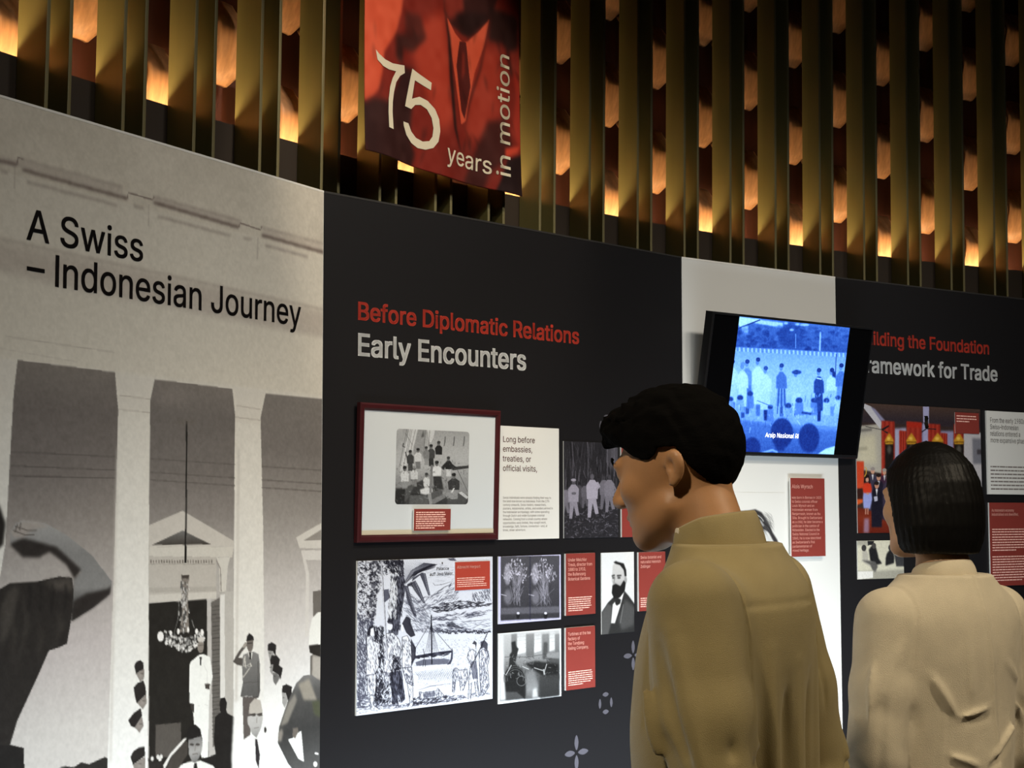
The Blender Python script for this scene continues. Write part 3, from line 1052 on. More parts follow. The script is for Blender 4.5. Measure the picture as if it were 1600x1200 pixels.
# framed ship photograph, hanging tipped forward a little
TILT = math.radians(1.6)
_yf = P2.y * math.cos(TILT) + P2.n * math.sin(TILT)
FD = 0.016
u, v = P2.uv(559.5, 846.8, FD)
PF = Plane(P2.at(u, v, FD).translation, P2.x, _yf)
fu0, fu1, fv0, fv1 = rect4(PF, (564, 627), (784.4, 643), (779, 844.4), (559.5, 846.8), 0)
fr = thing('picture_frame', 'mahogany red picture frame holding a ship deck photograph, hung on the black panel', 'picture frame',
           PF.at(fu0, fv0, 0))
QF = Plane(fr.matrix_world.translation, PF.x, PF.y)
fw, fh = fu1 - fu0, fv1 - fv0
m_frame = mat('mahogany_lacquer', rgb(66, 26, 29), 0.3, var=0.12, var_scale=8, stretch=(3, 3, 3))
m_mat = mat('mat_board_white', rgb(214, 220, 224), 0.6)
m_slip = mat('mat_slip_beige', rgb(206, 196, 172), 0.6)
iu0, iu1, iv0, iv1 = rect4(QF, (572.2, 639.7), (777, 652.3), (772.3, 833.5), (565.9, 835.2), -0.002)
prof = [(0.0, -FD), (0.0, -0.003), (0.25, 0.0), (0.72, -0.0012), (1.0, -0.006), (1.0, -FD)]
vs, fs = [], []
O = [(0, 0), (fw, 0), (fw, fh), (0, fh)]
I = [(iu0, iv0), (iu1, iv0), (iu1, iv1), (iu0, iv1)]
for c in range(4):
    for q, w in prof:
        vs.append((O[c][0] * (1 - q) + I[c][0] * q, O[c][1] * (1 - q) + I[c][1] * q, w))
n = len(prof)
for c in range(4):
    d = (c + 1) % 4
    for j in range(n):
        k = (j + 1) % n
        fs.append((c * n + j, d * n + j, d * n + k, c * n + k))
mesh('frame', vs, fs, m_frame, fr)
box('mat_board', iu0 - .003, iu1 + .003, iv0 - .003, iv1 + .003, -FD + 0.001, -0.0085, m_mat, fr)
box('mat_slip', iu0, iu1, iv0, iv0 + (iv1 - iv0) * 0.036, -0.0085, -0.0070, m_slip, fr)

def paint_ship(A):
    A.crop(610, 660, 6.315)
    A.g([(60, 160), (250, 178), (420, 186), (560, 150), (820, 120)], [(-50, -50), (900, -50), (900, 900), (-50, 900)])
    A.g([(60, 176), (340, 150)], [(40, 40), (130, 60), (40, 345)], 3)
    A.p(205, [(190, 50), (275, 62), (228, 260), (140, 470), (95, 480)], 2)
    A.p(150, [(275, 62), (360, 66), (322, 330), (240, 420), (228, 260)], 6, .9)
    A.p(70, [(325, 80), (332, 140), (302, 152)], 4, .8)
    A.p(205, [(360, 66), (440, 72), (425, 150), (400, 200), (380, 190), (370, 120)], 2)
    for x0, y0, x1, y1 in ((165, 60, 90, 440), (200, 66, 130, 440), (215, 70, 170, 300), (250, 64, 190, 330), (388, 70, 376, 240), (150, 110, 215, 220), (180, 80, 155, 190), (345, 70, 330, 300)):
        A.l(88, 4, [(x0, y0), (x1, y1)], 0, .8)
    A.l(74, 9, [(130, 205), (122, 238), (148, 246)], 1)
    for x in (540, 630, 728):
        A.l(92, 10, [(x, 140), (x - 4, 190), (x - 12, 235)], 2, .9)
    A.g([(380, 176), (640, 150)], [(420, 330), (790, 380), (790, 700), (600, 640), (420, 560)], 12, .6)
    A.p(62, [(600, 440), (775, 424), (775, 450), (610, 472)], 1.5)
    A.l(80, 5, [(660, 470), (760, 680)])
    r = A.rng
    A.p(64, [(40, 650), (150, 640), (330, 560), (420, 640), (560, 690), (780, 720), (780, 830), (40, 830)], 6)
    A.p(96, [(190, 700), (380, 690), (372, 820), (186, 820)], 3)
    A.p(50, [(180, 690), (380, 700), (380, 716), (180, 712)], 3)
    A.p(128, [(395, 700), (520, 650), (540, 740), (430, 800), (390, 790)], 2)
    A.p(92, [(380, 690), (500, 660), (520, 700), (410, 760)], 2)
    A.p(150, [(368, 700), (398, 690), (414, 800), (384, 810)], 2)
    A.p(84, [(560, 720), (700, 690), (760, 740), (720, 820), (560, 800)], 4)
    A.p(205, [(668, 690), (700, 680), (765, 730), (750, 752)], 2)
    def man(x, y, s, body, legs, head=62, w=1.0):
        A.p(legs, [(x - 22 * s * w, y + 100 * s), (x + 22 * s * w, y + 100 * s), (x + 26 * s * w, y + 190 * s), (x - 20 * s * w, y + 190 * s)], 2)
        A.p(body, [(x - 12 * s, y + 26 * s), (x + 14 * s, y + 26 * s), (x + 36 * s * w, y + 50 * s), (x + 34 * s * w, y + 118 * s), (x - 30 * s * w, y + 118 * s), (x - 36 * s * w, y + 55 * s)], 2)
        A.e(112, x, y + 10 * s, 15 * s, 22 * s, 1)
        A.e(head, x + 1, y - 2 * s, 17 * s, 14 * s, 1)
    man(475, 200, 1.0, 42, 178)
    man(570, 350, .95, 46, 205)
    A.p(48, [(500, 440), (545, 390), (560, 410), (520, 470)], 2)
    A.p(48, [(590, 395), (650, 440), (640, 470), (590, 440)], 2)
    man(400, 232, 1.05, 72, 56, 50)
    man(352, 250, .9, 130, 150)
    man(272, 268, 1.0, 208, 120, 52)
    man(196, 288, 1.0, 70, 74, 44)
    A.l(70, 10, [(150, 290), (165, 350), (185, 380)], 1)
    man(456, 395, 1.15, 222, 60, 40, 1.1)
    man(235, 440, 1.0, 206, 130, 160)
    man(142, 445, 1.15, 212, 150, 46)
    man(355, 510, 1.0, 214, 190, 70, .9)
    man(622, 515, 1.25, 62, 150, 40, 1.3)
    A.p(226, [(590, 690), (625, 640), (632, 648), (604, 700)], 1)
    A.p(220, [(290, 660), (350, 640), (410, 640), (420, 680), (350, 712), (300, 700)], 3)
    A.p(150, [(520, 670), (610, 690), (620, 740), (560, 746), (515, 700)], 3)
    A.l(126, 22, [(408, 420), (402, 560), (394, 690)], 1)
    A.p(58, [(420, 530), (500, 530), (522, 660), (430, 650)], 3)
    A.p(50, [(60, 660), (150, 650), (140, 820), (45, 820)], 4)
    A.p(92, [(150, 650), (240, 610), (200, 700), (140, 790)], 3)
    for i in range(260):
        x, y = r.uniform(50, 770), r.uniform(380, 810)
        A.l(r.choice([40, 70, 150, 200]), r.uniform(3, 7), [(x, y), (x + r.normal() * 14, y + r.normal() * 14)], 0, .45)
    A.grain(8, 2)
    A.grain(6, 1.2)
    A.tint(.98, 1.0, 1.02)

sr_ = rect4(QF, (620, 668.5), (733.5, 676), (731, 788.5), (617, 787.5), -0.0083)
A = Art(QF, sr_, 0.0013, 160, lift=-0.0083, seed=5)
paint_ship(A)
A.build('photograph', m_photo, fr, -0.0082, round_px=8)
m_glass = bpy.data.materials.new('thin_picture_glass')
m_glass.use_nodes = True
_nt = m_glass.node_tree
_nt.nodes.clear()
_o = _nt.nodes.new('ShaderNodeOutputMaterial')
_mx = _nt.nodes.new('ShaderNodeMixShader')
_tr = _nt.nodes.new('ShaderNodeBsdfTransparent')
_gl = _nt.nodes.new('ShaderNodeBsdfGlossy')
_gl.inputs['Roughness'].default_value = 0.03
_mx.inputs[0].default_value = 0.035
_nt.links.new(_tr.outputs[0], _mx.inputs[1])
_nt.links.new(_gl.outputs[0], _mx.inputs[2])
_nt.links.new(_mx.outputs[0], _o.inputs[0])
box('glass', iu0 - .001, iu1 + .001, iv0 - .001, iv1 + .001, -0.0062, -0.0048, m_glass, fr)

# red caption stuck on the frame's glass
cu = rect4(QF, (647, 794.6), (704.2, 795.6), (703.6, 829), (646.6, 828.6), 0.0)
cap, QC, rc = board('caption_card', 'small red caption card stuck on the glass of the framed ship photograph', 'caption card', QF, cu, m_red, None, 0.005, -0.0045)
fine_print(QC, cap, m_ink_pink, 650, 700, 801.5, 3.5, 8, 0.0054, 0.005, hpx=1.7, seed=4)

# white introduction card
rc = rect4(P2, (778, 664.6), (874, 670), (873, 841), (778, 843.8))
w1, Q1, r1 = board('text_card', 'white introduction text card beside the framed photograph on the black panel', 'text card', P2, rc, m_white)
L = Letters(Q1, FB)
L.lines(['Long before', 'embassies,', 'treaties, or', 'official visits,'], (786, 690.5), 681.4, 15.1, fitw=(3, 838.8), bold=0.006)
L.build('heading_lettering', m_ink_maroon, w1, FB + 0.0004)
L = Letters(Q1, FB)
L.lines(['Swiss individuals were already finding their way to', 'the land now known as Indonesia. From the 17th', 'century onwards, Swiss traders, researchers,',
         'planters, missionaries, artists, and soldiers arrived in', 'the Indonesian archipelago, with some operating', 'through Dutch and wider European colonial',
         'networks. Coming from a small country where', 'opportunities were limited, they sought work,', 'knowledge, faith, fortune, connection \u2013 and, at', 'times, sheer adventure.'],
        (785.8, 779.2), 775.6, 5.65, fitw=(3, 863.5), res=1)
L.build('body_lettering', m_ink_gray, w1, FB + 0.0004)

def paint_forest(A):
    A.crop(870, 680, 3.75)
    A.a[:] = 44
    r = A.rng
    for i in range(240):
        x = r.uniform(30, 420)
        y = r.uniform(30, 260)
        A.l(r.choice([24, 34, 60, 84, 104]), r.uniform(1.5, 5), [(x, y), (x + r.normal() * 8, y + r.uniform(30, 120))], 0, .6)
    A.p(96, [(300, 40), (360, 40), (362, 200), (310, 190)], 10, .7)
    for x in (90, 178, 290, 330):
        A.l(110, 4, [(x, 40), (x + 6, 130), (x + 3, 240)], 0, .7)
    for i in range(420):
        x, y = r.uniform(36, 400), r.uniform(380, 610)
        an = r.uniform(0, PI)
        q = r.uniform(6, 30)
        A.l(r.choice([30, 46, 84, 110, 140]), r.uniform(1.5, 4), [(x, y), (x + q * math.cos(an), y - q * math.sin(an) * .7)], 0, .7)
    def fig(x, y, s, g, wide=1.0):
        A.p(g, [(x - 12 * s, y + 26 * s), (x + 12 * s, y + 26 * s), (x + 32 * s * wide, y + 52 * s), (x + 28 * s * wide, y + 128 * s), (x - 28 * s * wide, y + 128 * s), (x - 32 * s * wide, y + 56 * s)], 1)
        A.p(g * .92, [(x - 22 * s, y + 125 * s), (x + 20 * s, y + 125 * s), (x + 34 * s, y + 205 * s), (x + 16 * s, y + 208 * s), (x + 2 * s, y + 150 * s), (x - 8 * s, y + 225 * s), (x - 24 * s, y + 225 * s)], 1)
        A.e(g * .55, x, y + 10 * s, 10 * s, 15 * s, 1)
    fig(130, 275, .7, 74); fig(163, 280, .65, 96); fig(80, 285, .7, 82); fig(50, 300, .75, 118)
    fig(275, 240, .85, 110); fig(306, 236, .95, 124)
    A.l(120, 10, [(328, 290), (344, 318), (330, 340)], 1)
    fig(98, 262, 1.0, 150)
    A.e(158, 98, 262, 15, 8)
    A.e(100, 100, 340, 14, 8, 1)
    fig(207, 232, 1.1, 168)
    A.l(160, 12, [(236, 275), (248, 300), (228, 322)], 1)
    A.grain(10, 1.3)
    A.tint(.97, .95, 1.05)

picture('photo_board', 'dark jungle group photograph board on the black panel, beside the man\u2019s nose', 'photograph', P2,
        ((881, 690), (965.5, 692), (965.5, 839.5), (881, 841)), 0.0016, 50, paint_forest, m_photo, th=0.003)

def red_card(label, P, corners, rows, base, cap_y, pitch, fit, fine, th=FB, bold=0.012, mi=None, group=None, hpx=1.5, seed=1):
    root, Q, r = board('caption_card', label, 'caption card', P, rect4(P, *corners, th), m_red, group, th)
    if rows:
        L = Letters(Q, th)
        L.lines(rows, base, cap_y, pitch, fitw=fit, bold=bold, res=2)
        L.build('heading_lettering', mi or m_ink_pink, root, th + 0.0004)
    if fine:
        fine_print(Q, root, m_ink_pink, *fine, th + 0.0004, th, hpx=hpx, seed=seed)
    return root, Q

red_card('red caption card to the right of the jungle photograph, half hidden behind the man\u2019s face', P2,
         ((971.5, 690), (1014, 692), (1014, 838), (971.5, 840)), None, 0, 0, 0, 0, None)

def paint_engraving(A):
    W0 = (208, 213, 226)
    K, K2 = (24, 24, 34), (70, 72, 88)
    r = A.rng
    A.a[:] = W0
    A.crop(550, 866, 6.957)
    def hatch(poly, n, ang, ln, g, w, jit=.25, al=.85):
        p = np.array(poly, float)
        mn, mxx = p.min(0), p.max(0)
        k = 0
        tries = 0
        n, w = int(n * 1.35), w * 1.45
        while k < n and tries < n * 12:
            tries += 1
            x, y = r.uniform(mn[0], mxx[0]), r.uniform(mn[1], mxx[1])
            ins = False
            for i in range(len(p)):
                ax, ay = p[i]; bx, by = p[(i + 1) % len(p)]
                if (ay > y) != (by > y) and x < ax + (y - ay) * (bx - ax) / (by - ay):
                    ins = not ins
            if not ins:
                continue
            a = ang + r.normal() * jit
            q = ln * r.uniform(.5, 1.3)
            dx, dy = math.cos(a) * q / 2, math.sin(a) * q / 2
            bow = r.normal() * q * .08
            A.l(g, w * r.uniform(.7, 1.3), [(x - dx, y - dy), (x - dy * bow / q, y + dx * bow / q), (x + dx, y + dy)], 0, al, True)
            k += 1
    # distant hills and water
    hatch([(700, 500), (900, 420), (1120, 300), (1160, 480), (1000, 560), (850, 600), (720, 640)], 110, -.55, 70, K2, 4)
    hatch([(560, 430), (640, 420), (850, 700), (880, 860), (640, 850), (560, 560)], 150, .5, 60, K2, 4)
    hatch([(880, 560), (1200, 500), (1500, 520), (1500, 560), (1150, 600), (880, 650)], 110, -.12, 70, K, 6)
    hatch([(880, 680), (1150, 640), (1500, 610), (1500, 650), (1100, 720), (880, 730)], 70, -.1, 80, K2, 5)
    hatch([(880, 780), (1080, 730), (1130, 770), (1300, 820), (1500, 810), (1500, 850), (880, 850)], 120, .2, 50, K2, 5)
    A.p(K, [(1020, 780), (1090, 730), (1130, 765), (1220, 815), (1130, 800)], 0, .7)
    for pts in ([(870, 300), (900, 340), (980, 330), (1110, 290)], [(860, 470), (1000, 360), (1110, 310)], [(880, 480), (990, 550)], [(700, 470), (790, 600), (860, 720)], [(880, 600), (1160, 560), (1300, 540)],
                [(1120, 780), (1250, 730), (1400, 720), (1510, 700)], [(1270, 820), (1400, 760), (1510, 790)], [(1100, 700), (1350, 650), (1510, 620)], [(1010, 440), (1080, 460), (1130, 520)]):
        A.l(K, 5, pts, 0, .85, True)
    for i in range(70):
        x = 930 + i * 8.3
        A.e(K, x, 846 + r.normal() * 8, 8, r.uniform(5, 13), 0, .9)
    hatch([(1300, 430), (1500, 380), (1510, 500), (1310, 510)], 60, 1.2, 46, K2, 5)
    hatch([(1030, 60), (1110, 40), (1110, 70)], 16, .1, 60, K2, 5)
    hatch([(700, 90), (900, 100), (1110, 130), (1110, 300), (900, 300), (760, 180)], 40, -.1, 60, (150, 156, 172), 4, .2, .6)
    hatch([(560, 430), (860, 560), (860, 860), (640, 860)], 130, .35, 50, (120, 126, 142), 4, .3, .7)
    hatch([(880, 740), (1510, 700), (1510, 860), (880, 860)], 90, .05, 60, (120, 126, 142), 4, .3, .7)
    # dense trees at the left
    hatch([(60, 70), (520, 60), (480, 200), (300, 240), (260, 540), (230, 740), (80, 760), (60, 400)], 560, 1.0, 34, K, 7, .9)
    A.p(K, [(190, 70), (330, 70), (330, 200), (300, 240), (330, 330), (270, 470), (262, 700), (190, 720), (180, 560), (215, 380), (180, 200)], 2, .6)
    for i in range(420):
        x, y = r.uniform(62, 520), r.uniform(70, 740)
        if x > 320 and y > 260:
            continue
        A.e((210, 214, 224), x, y, r.uniform(5, 12), r.uniform(7, 18), 0, .75, r.uniform(0, 3))
    hatch([(60, 640), (240, 740), (180, 900), (160, 1500), (60, 1700)], 420, 1.3, 50, K2, 7, .35)
    hatch([(340, 70), (560, 70), (560, 250), (430, 200)], 130, 1.25, 60, K, 6, .3)
    A.p(K2, [(330, 390), (400, 380), (410, 480), (340, 540)], 0, .9)
    # palm trunk and fronds
    A.p((60, 62, 76), [(480, 240), (560, 240), (580, 400), (540, 620), (500, 880), (400, 880), (390, 700), (470, 560)], 0, .8)
    hatch([(420, 240), (580, 240), (560, 500), (520, 840), (400, 840), (400, 520)], 200, 1.5, 60, K, 6, .15)
    hatch([(420, 300), (500, 300), (480, 700), (390, 720)], 90, 1.5, 60, (220, 224, 232), 5, .2)
    for pts, w in (([(560, 330), (640, 180), (780, 95), (935, 112), (760, 180), (660, 260)], 0), ([(660, 260), (760, 200), (800, 210), (850, 440), (830, 450), (770, 300), (740, 230), (650, 300)], 0),
                   ([(600, 330), (690, 285), (740, 380), (800, 540), (770, 530), (700, 400), (660, 330), (600, 360)], 0), ([(570, 340), (610, 350), (660, 540), (706, 680), (670, 670), (600, 500)], 0)):
        A.p((52, 53, 66), pts, 0, .9)
    for i in range(24):
        t = i / 23
        A.l((214, 218, 228), 5, [(575 + 30 * t, 320 - 20 * t), (640 + 60 * t, 190 + 20 * t), (760 + 150 * t, 110 - 10 * t + 30 * t * t)], 0, .55 if i % 2 else 0, True)
    for a0, a1 in (((600, 370), (690, 660)), ((690, 300), (785, 530)), ((790, 220), (838, 440))):
        for i in range(10):
            t = i / 10
            x, y = a0[0] + (a1[0] - a0[0]) * t, a0[1] + (a1[1] - a0[1]) * t
            A.l((170, 175, 190), 4, [(x - 10, y - 10), (x + 8, y + 16)], 0, .8)
    for i in range(34):
        t = i / 33
        A.l(K, 5, [(580, 330), (640 + 40 * t, 250 - 60 * t), (760 + 120 * t, 190 - 80 * t), (900 + 20 * t, 150 - 40 * t)], 0, .5, True)
        A.l(K, 5, [(600 + 10 * t, 330 + 10 * t), (640 + 30 * t, 300 + 60 * t), (660 + 110 * t, 380 + 140 * t)], 0, .35, True)
    for i in range(16):
        A.l(K2, 5, [(560, 300), (520 + i * 14, 180), (540 + i * 22, 70)], 0, .6, True)
    # ship
    A.crop(550, 980, 6.957)
    hatch([(660, 170), (1500, 90), (1500, 620), (1100, 640), (660, 640)], 420, .1, 22, (120, 124, 142), 3.5, .6, .7)
    A.p((216, 221, 232), [(650, 440), (1000, 380), (1080, 400), (1060, 420), (660, 490)], 0)
    A.p((76, 78, 94), [(690, 310), (850, 280), (1080, 250), (1085, 275), (880, 310), (690, 340)])
    hatch([(690, 310), (1085, 250), (1085, 300), (690, 345)], 60, -.08, 60, K, 5, .05)
    A.p((60, 62, 78), [(1085, 220), (1098, 260), (1095, 340), (1072, 400), (1030, 410), (1070, 350), (1078, 280)])
    A.p(K2, [(690, 380), (780, 350), (1000, 340), (1060, 350), (1040, 400), (700, 420)], 0, .8)
    for i in range(8):
        A.l(K, 4, [(862, -60 + i * 2), (800 + i * 20, 270)], 0, .8)
    A.l(K, 13, [(862, -130), (868, 400)])
    A.l(K, 5, [(830, -10), (690, 230)], 0, .9)
    A.l(K, 5, [(880, 10), (1080, 245)], 0, .9)
    A.l(K, 6, [(775, 240), (790, 300), (770, 430)])
    A.l(K, 6, [(800, 350), (796, 430)])
    for i in range(26):
        x = 680 + i * 20
        A.l(K2, 6, [(x, 480 - i * 2), (x + 40, 520), (x + 70, 590)], 0, .7, True)
    A.l(K2, 8, [(700, 690), (850, 640), (1080, 610)], 0, .8, True)
    # ground
    hatch([(60, 700), (480, 850), (760, 790), (1500, 690), (1500, 730), (900, 830), (500, 880), (260, 900), (60, 940)], 260, -.25, 46, K2, 6, .3)
    hatch([(240, 0), (350, 0), (330, 800), (250, 800)], 260, 1.4, 50, K, 7, .3)
    hatch([(240, 540), (420, 600), (420, 830), (260, 840)], 160, -1.2, 40, K, 6, .4)
    hatch([(640, 760), (1100, 740), (1180, 790), (900, 830), (640, 850)], 90, -.5, 44, K, 7, .2)
    def fig(pts, hat=70):
        A.p((222, 226, 236), pts)
        q = np.vstack([pts, pts[:1]])
        A.l(K, 6, q, 0, .95)
        hatch(pts, hat, 1.45, 46, K2, 4.5, .2)
    fig([(160, 110), (210, 90), (240, 150), (300, 180), (310, 250), (280, 290), (300, 410), (250, 515), (150, 520), (165, 300)], 60)
    fig([(165, 520), (260, 510), (265, 600), (250, 735), (170, 730)], 40)
    fig([(195, 740), (240, 740), (240, 850), (295, 890), (280, 906), (205, 896)], 12)
    A.e((225, 228, 236), 215, 50, 26, 46)
    A.p(K, [(165, 60), (190, 0), (230, -30), (240, 0), (205, 20), (200, 90), (165, 100)], 0, .9)
    fig([(330, 110), (380, 70), (450, 60), (510, 130), (545, 230), (520, 330), (530, 480), (420, 500), (340, 490), (350, 300)], 150)
    fig([(345, 490), (410, 500), (395, 620), (360, 600)], 20)
    A.p(K2, [(410, 490), (540, 470), (580, 780), (540, 820), (500, 720), (490, 830), (440, 840)], 0, .85)
    hatch([(410, 490), (540, 470), (580, 780), (440, 840)], 130, 1.5, 60, K, 6, .15)
    hatch([(440, 300), (530, 330), (530, 480), (420, 500)], 90, 1.3, 40, K, 6, .3)
    fig([(400, 770), (440, 830), (400, 852), (385, 840)], 6)
    fig([(465, 810), (500, 830), (512, 866), (485, 872)], 6)
    A.e((222, 226, 236), 412, -10, 30, 44)
    A.p(K, [(380, -60), (410, -100), (445, -80), (450, -10), (438, -30), (395, -40)], 0, .7)
    fig([(545, 110), (600, 90), (650, 190), (690, 220), (690, 320), (660, 360), (640, 435), (540, 440), (550, 260)], 60)
    A.p(K, [(640, 120), (696, 230), (690, 330), (650, 420), (640, 250)], 0, .8)
    fig([(545, 445), (650, 435), (668, 640), (590, 590)], 60)
    fig([(600, 600), (660, 640), (665, 830), (650, 865), (610, 866), (632, 820)], 16)
    A.p(K, [(545, -40), (590, -120), (640, -90), (640, -40), (690, 90), (640, 110), (590, 60)], 0, .85)
    A.e((222, 226, 236), 548, 10, 14, 40)
    A.l((190, 194, 206), 14, [(318, -720), (350, -200), (380, 340)])
    A.l(K, 4, [(325, -720), (358, -200), (388, 340)])
    fig([(1270, 260), (1310, 240), (1350, 270), (1340, 330), (1360, 480), (1360, 560), (1385, 750), (1350, 740), (1330, 590), (1300, 600), (1290, 790), (1265, 780), (1270, 560), (1290, 400), (1250, 330)], 60)
    A.e((222, 226, 236), 1328, 190, 24, 40)
    A.p(K, [(1304, 180), (1330, 145), (1356, 170), (1345, 240), (1338, 190)], 0, .8)
    A.p(K2, [(1290, 380), (1350, 360), (1370, 560), (1310, 560)], 0, .7)
    fig([(1380, 280), (1420, 240), (1480, 260), (1490, 340), (1470, 420), (1490, 640), (1440, 720), (1400, 740), (1390, 560)], 140)
    A.p(K, [(1395, 160), (1440, 140), (1475, 180), (1470, 260), (1430, 220), (1400, 240)], 0, .75)
    A.l(K, 9, [(1470, 65), (1400, 220), (1290, 440)])
    fig([(1100, 470), (1130, 440), (1170, 470), (1250, 455), (1260, 540), (1210, 680), (1180, 690), (1170, 580), (1130, 560), (1110, 710), (1090, 700)], 90)
    fig([(730, 700), (770, 712), (920, 690), (930, 660), (1000, 740), (940, 760), (760, 780), (735, 770)], 50)
    A.p(K2, [(770, 720), (910, 700), (900, 750), (780, 770)], 0, .7)
    A.p((216, 221, 232), [(60, 930), (300, 905), (700, 875), (1530, 790), (1530, 770), (1200, 790), (700, 860), (300, 890), (60, 900)], 3, .8)
    A.grain(7, 1.2)

eng, QE = picture('engraving_board', 'large black and white engraving of palms, ship and figures on the black panel', 'engraving', P2,
                  ((558, 876.5), (769.2, 869.8), (769.8, 1092.5), (557.5, 1117.5)), 0.0013, 220, paint_engraving, m_print)
L = Letters(QE, FB)
for s, l, rr, cy in (('Palacca', (682, 891), (701, 890.2), 886.6), ('auff Java Maior.', (671.5, 900), (708, 898), 894.6), ('I', (690.3, 881.3), (691.6, 881.2), 878.6)):
    L.fit(s, l, rr, cy, bold=0.012, res=2)
L.build('script_lettering', m_ink_black, eng, FB + 0.0005)

rc = rect4(P2, (711, 878.6), (765.2, 876.3), (766, 920.3), (711.3, 922.5), FB + 0.003)
ah, QH, r_ = board('caption_card', 'orange red caption card stuck on the upper right corner of the engraving', 'caption card', P2, rc,
                   mat('orange_red_card', rgb(168, 64, 50), 0.42), None, 0.0025, FB + 0.0006)
L = Letters(QH, 0.0025)
L.fit('Albrecht Herport', (714, 888.4), (750.3, 887), 884, bold=0.008, res=2)
L.build('heading_lettering', m_ink_pink, ah, 0.0030)
fine_print(QH, ah, m_ink_pink, 714, 761, 904.5, 3.2, 5, 0.0030, 0.0025, hpx=1.3, last=.98, seed=9)

def paint_plants(A):
    A.crop(772, 860, 4.8)
    A.a[:] = (206, 206, 222)
    A.g([(45, 80), (200, 74), (420, 60), (520, 70)], [(50, 47), (488, 40), (488, 500), (50, 522)])
    r = A.rng
    A.p(96, [(50, 432), (488, 418), (488, 470), (50, 500)], 3)
    A.p(58, [(50, 480), (488, 466), (488, 504), (50, 526)], 4)
    for cx in (165, 370):
        for i in range(70):
            a = r.uniform(-1.0, 1.0)
            h = r.uniform(.5, 1)
            x1, y1 = cx + math.sin(a) * 110 * h, 290 - math.cos(a) * 215 * h
            A.l(r.choice([50, 120, 150, 175]), r.uniform(1.5, 4), [(cx + r.normal() * 14, 340), ((cx + x1) / 2 + r.normal() * 8, (300 + y1) / 2), (x1, y1)], 0, .55)
        for i in range(130):
            a = r.uniform(-1.15, 1.15)
            h = r.uniform(.45, 1.05)
            x, y = cx + math.sin(a) * 108 * h, 290 - math.cos(a) * 215 * h
            A.e(r.choice([120, 160, 200, 225]), x, y, r.uniform(2, 5), r.uniform(5, 12), 0, .75, r.normal() * .5)
        A.e(190, cx - 65, 180, 24, 80, 7, .65)
        A.e(150, cx - 60, 350, 30, 56, 8, .6)
        for i in range(40):
            A.l(r.choice([40, 130, 160]), 3, [(cx + r.normal() * 26, r.uniform(260, 300)), (cx + r.normal() * 30, r.uniform(360, 420))], 0, .6)
        A.l(176, 6, [(cx - 112, 330), (cx - 70, 340)], 1)
        A.e(215, cx + 15, 470, 11, 9)
        A.p(34, [(cx - 2, 482), (cx + 32, 480), (cx + 22, 512), (cx + 6, 512)], 1)
    A.l((40, 40, 54), 5, [(269, 44), (270, 520)])
    A.grain(9, 1.3)
    A.tint(.97, .97, 1.06)

picture('photo_board', 'double garden plant photograph board at the right of the engraving, upper of two', 'photograph', P2,
        ((778.5, 869.8), (876.2, 866.5), (876.2, 968), (778.7, 975.2)), 0.0013, 200, paint_plants, m_photo, th=0.003)

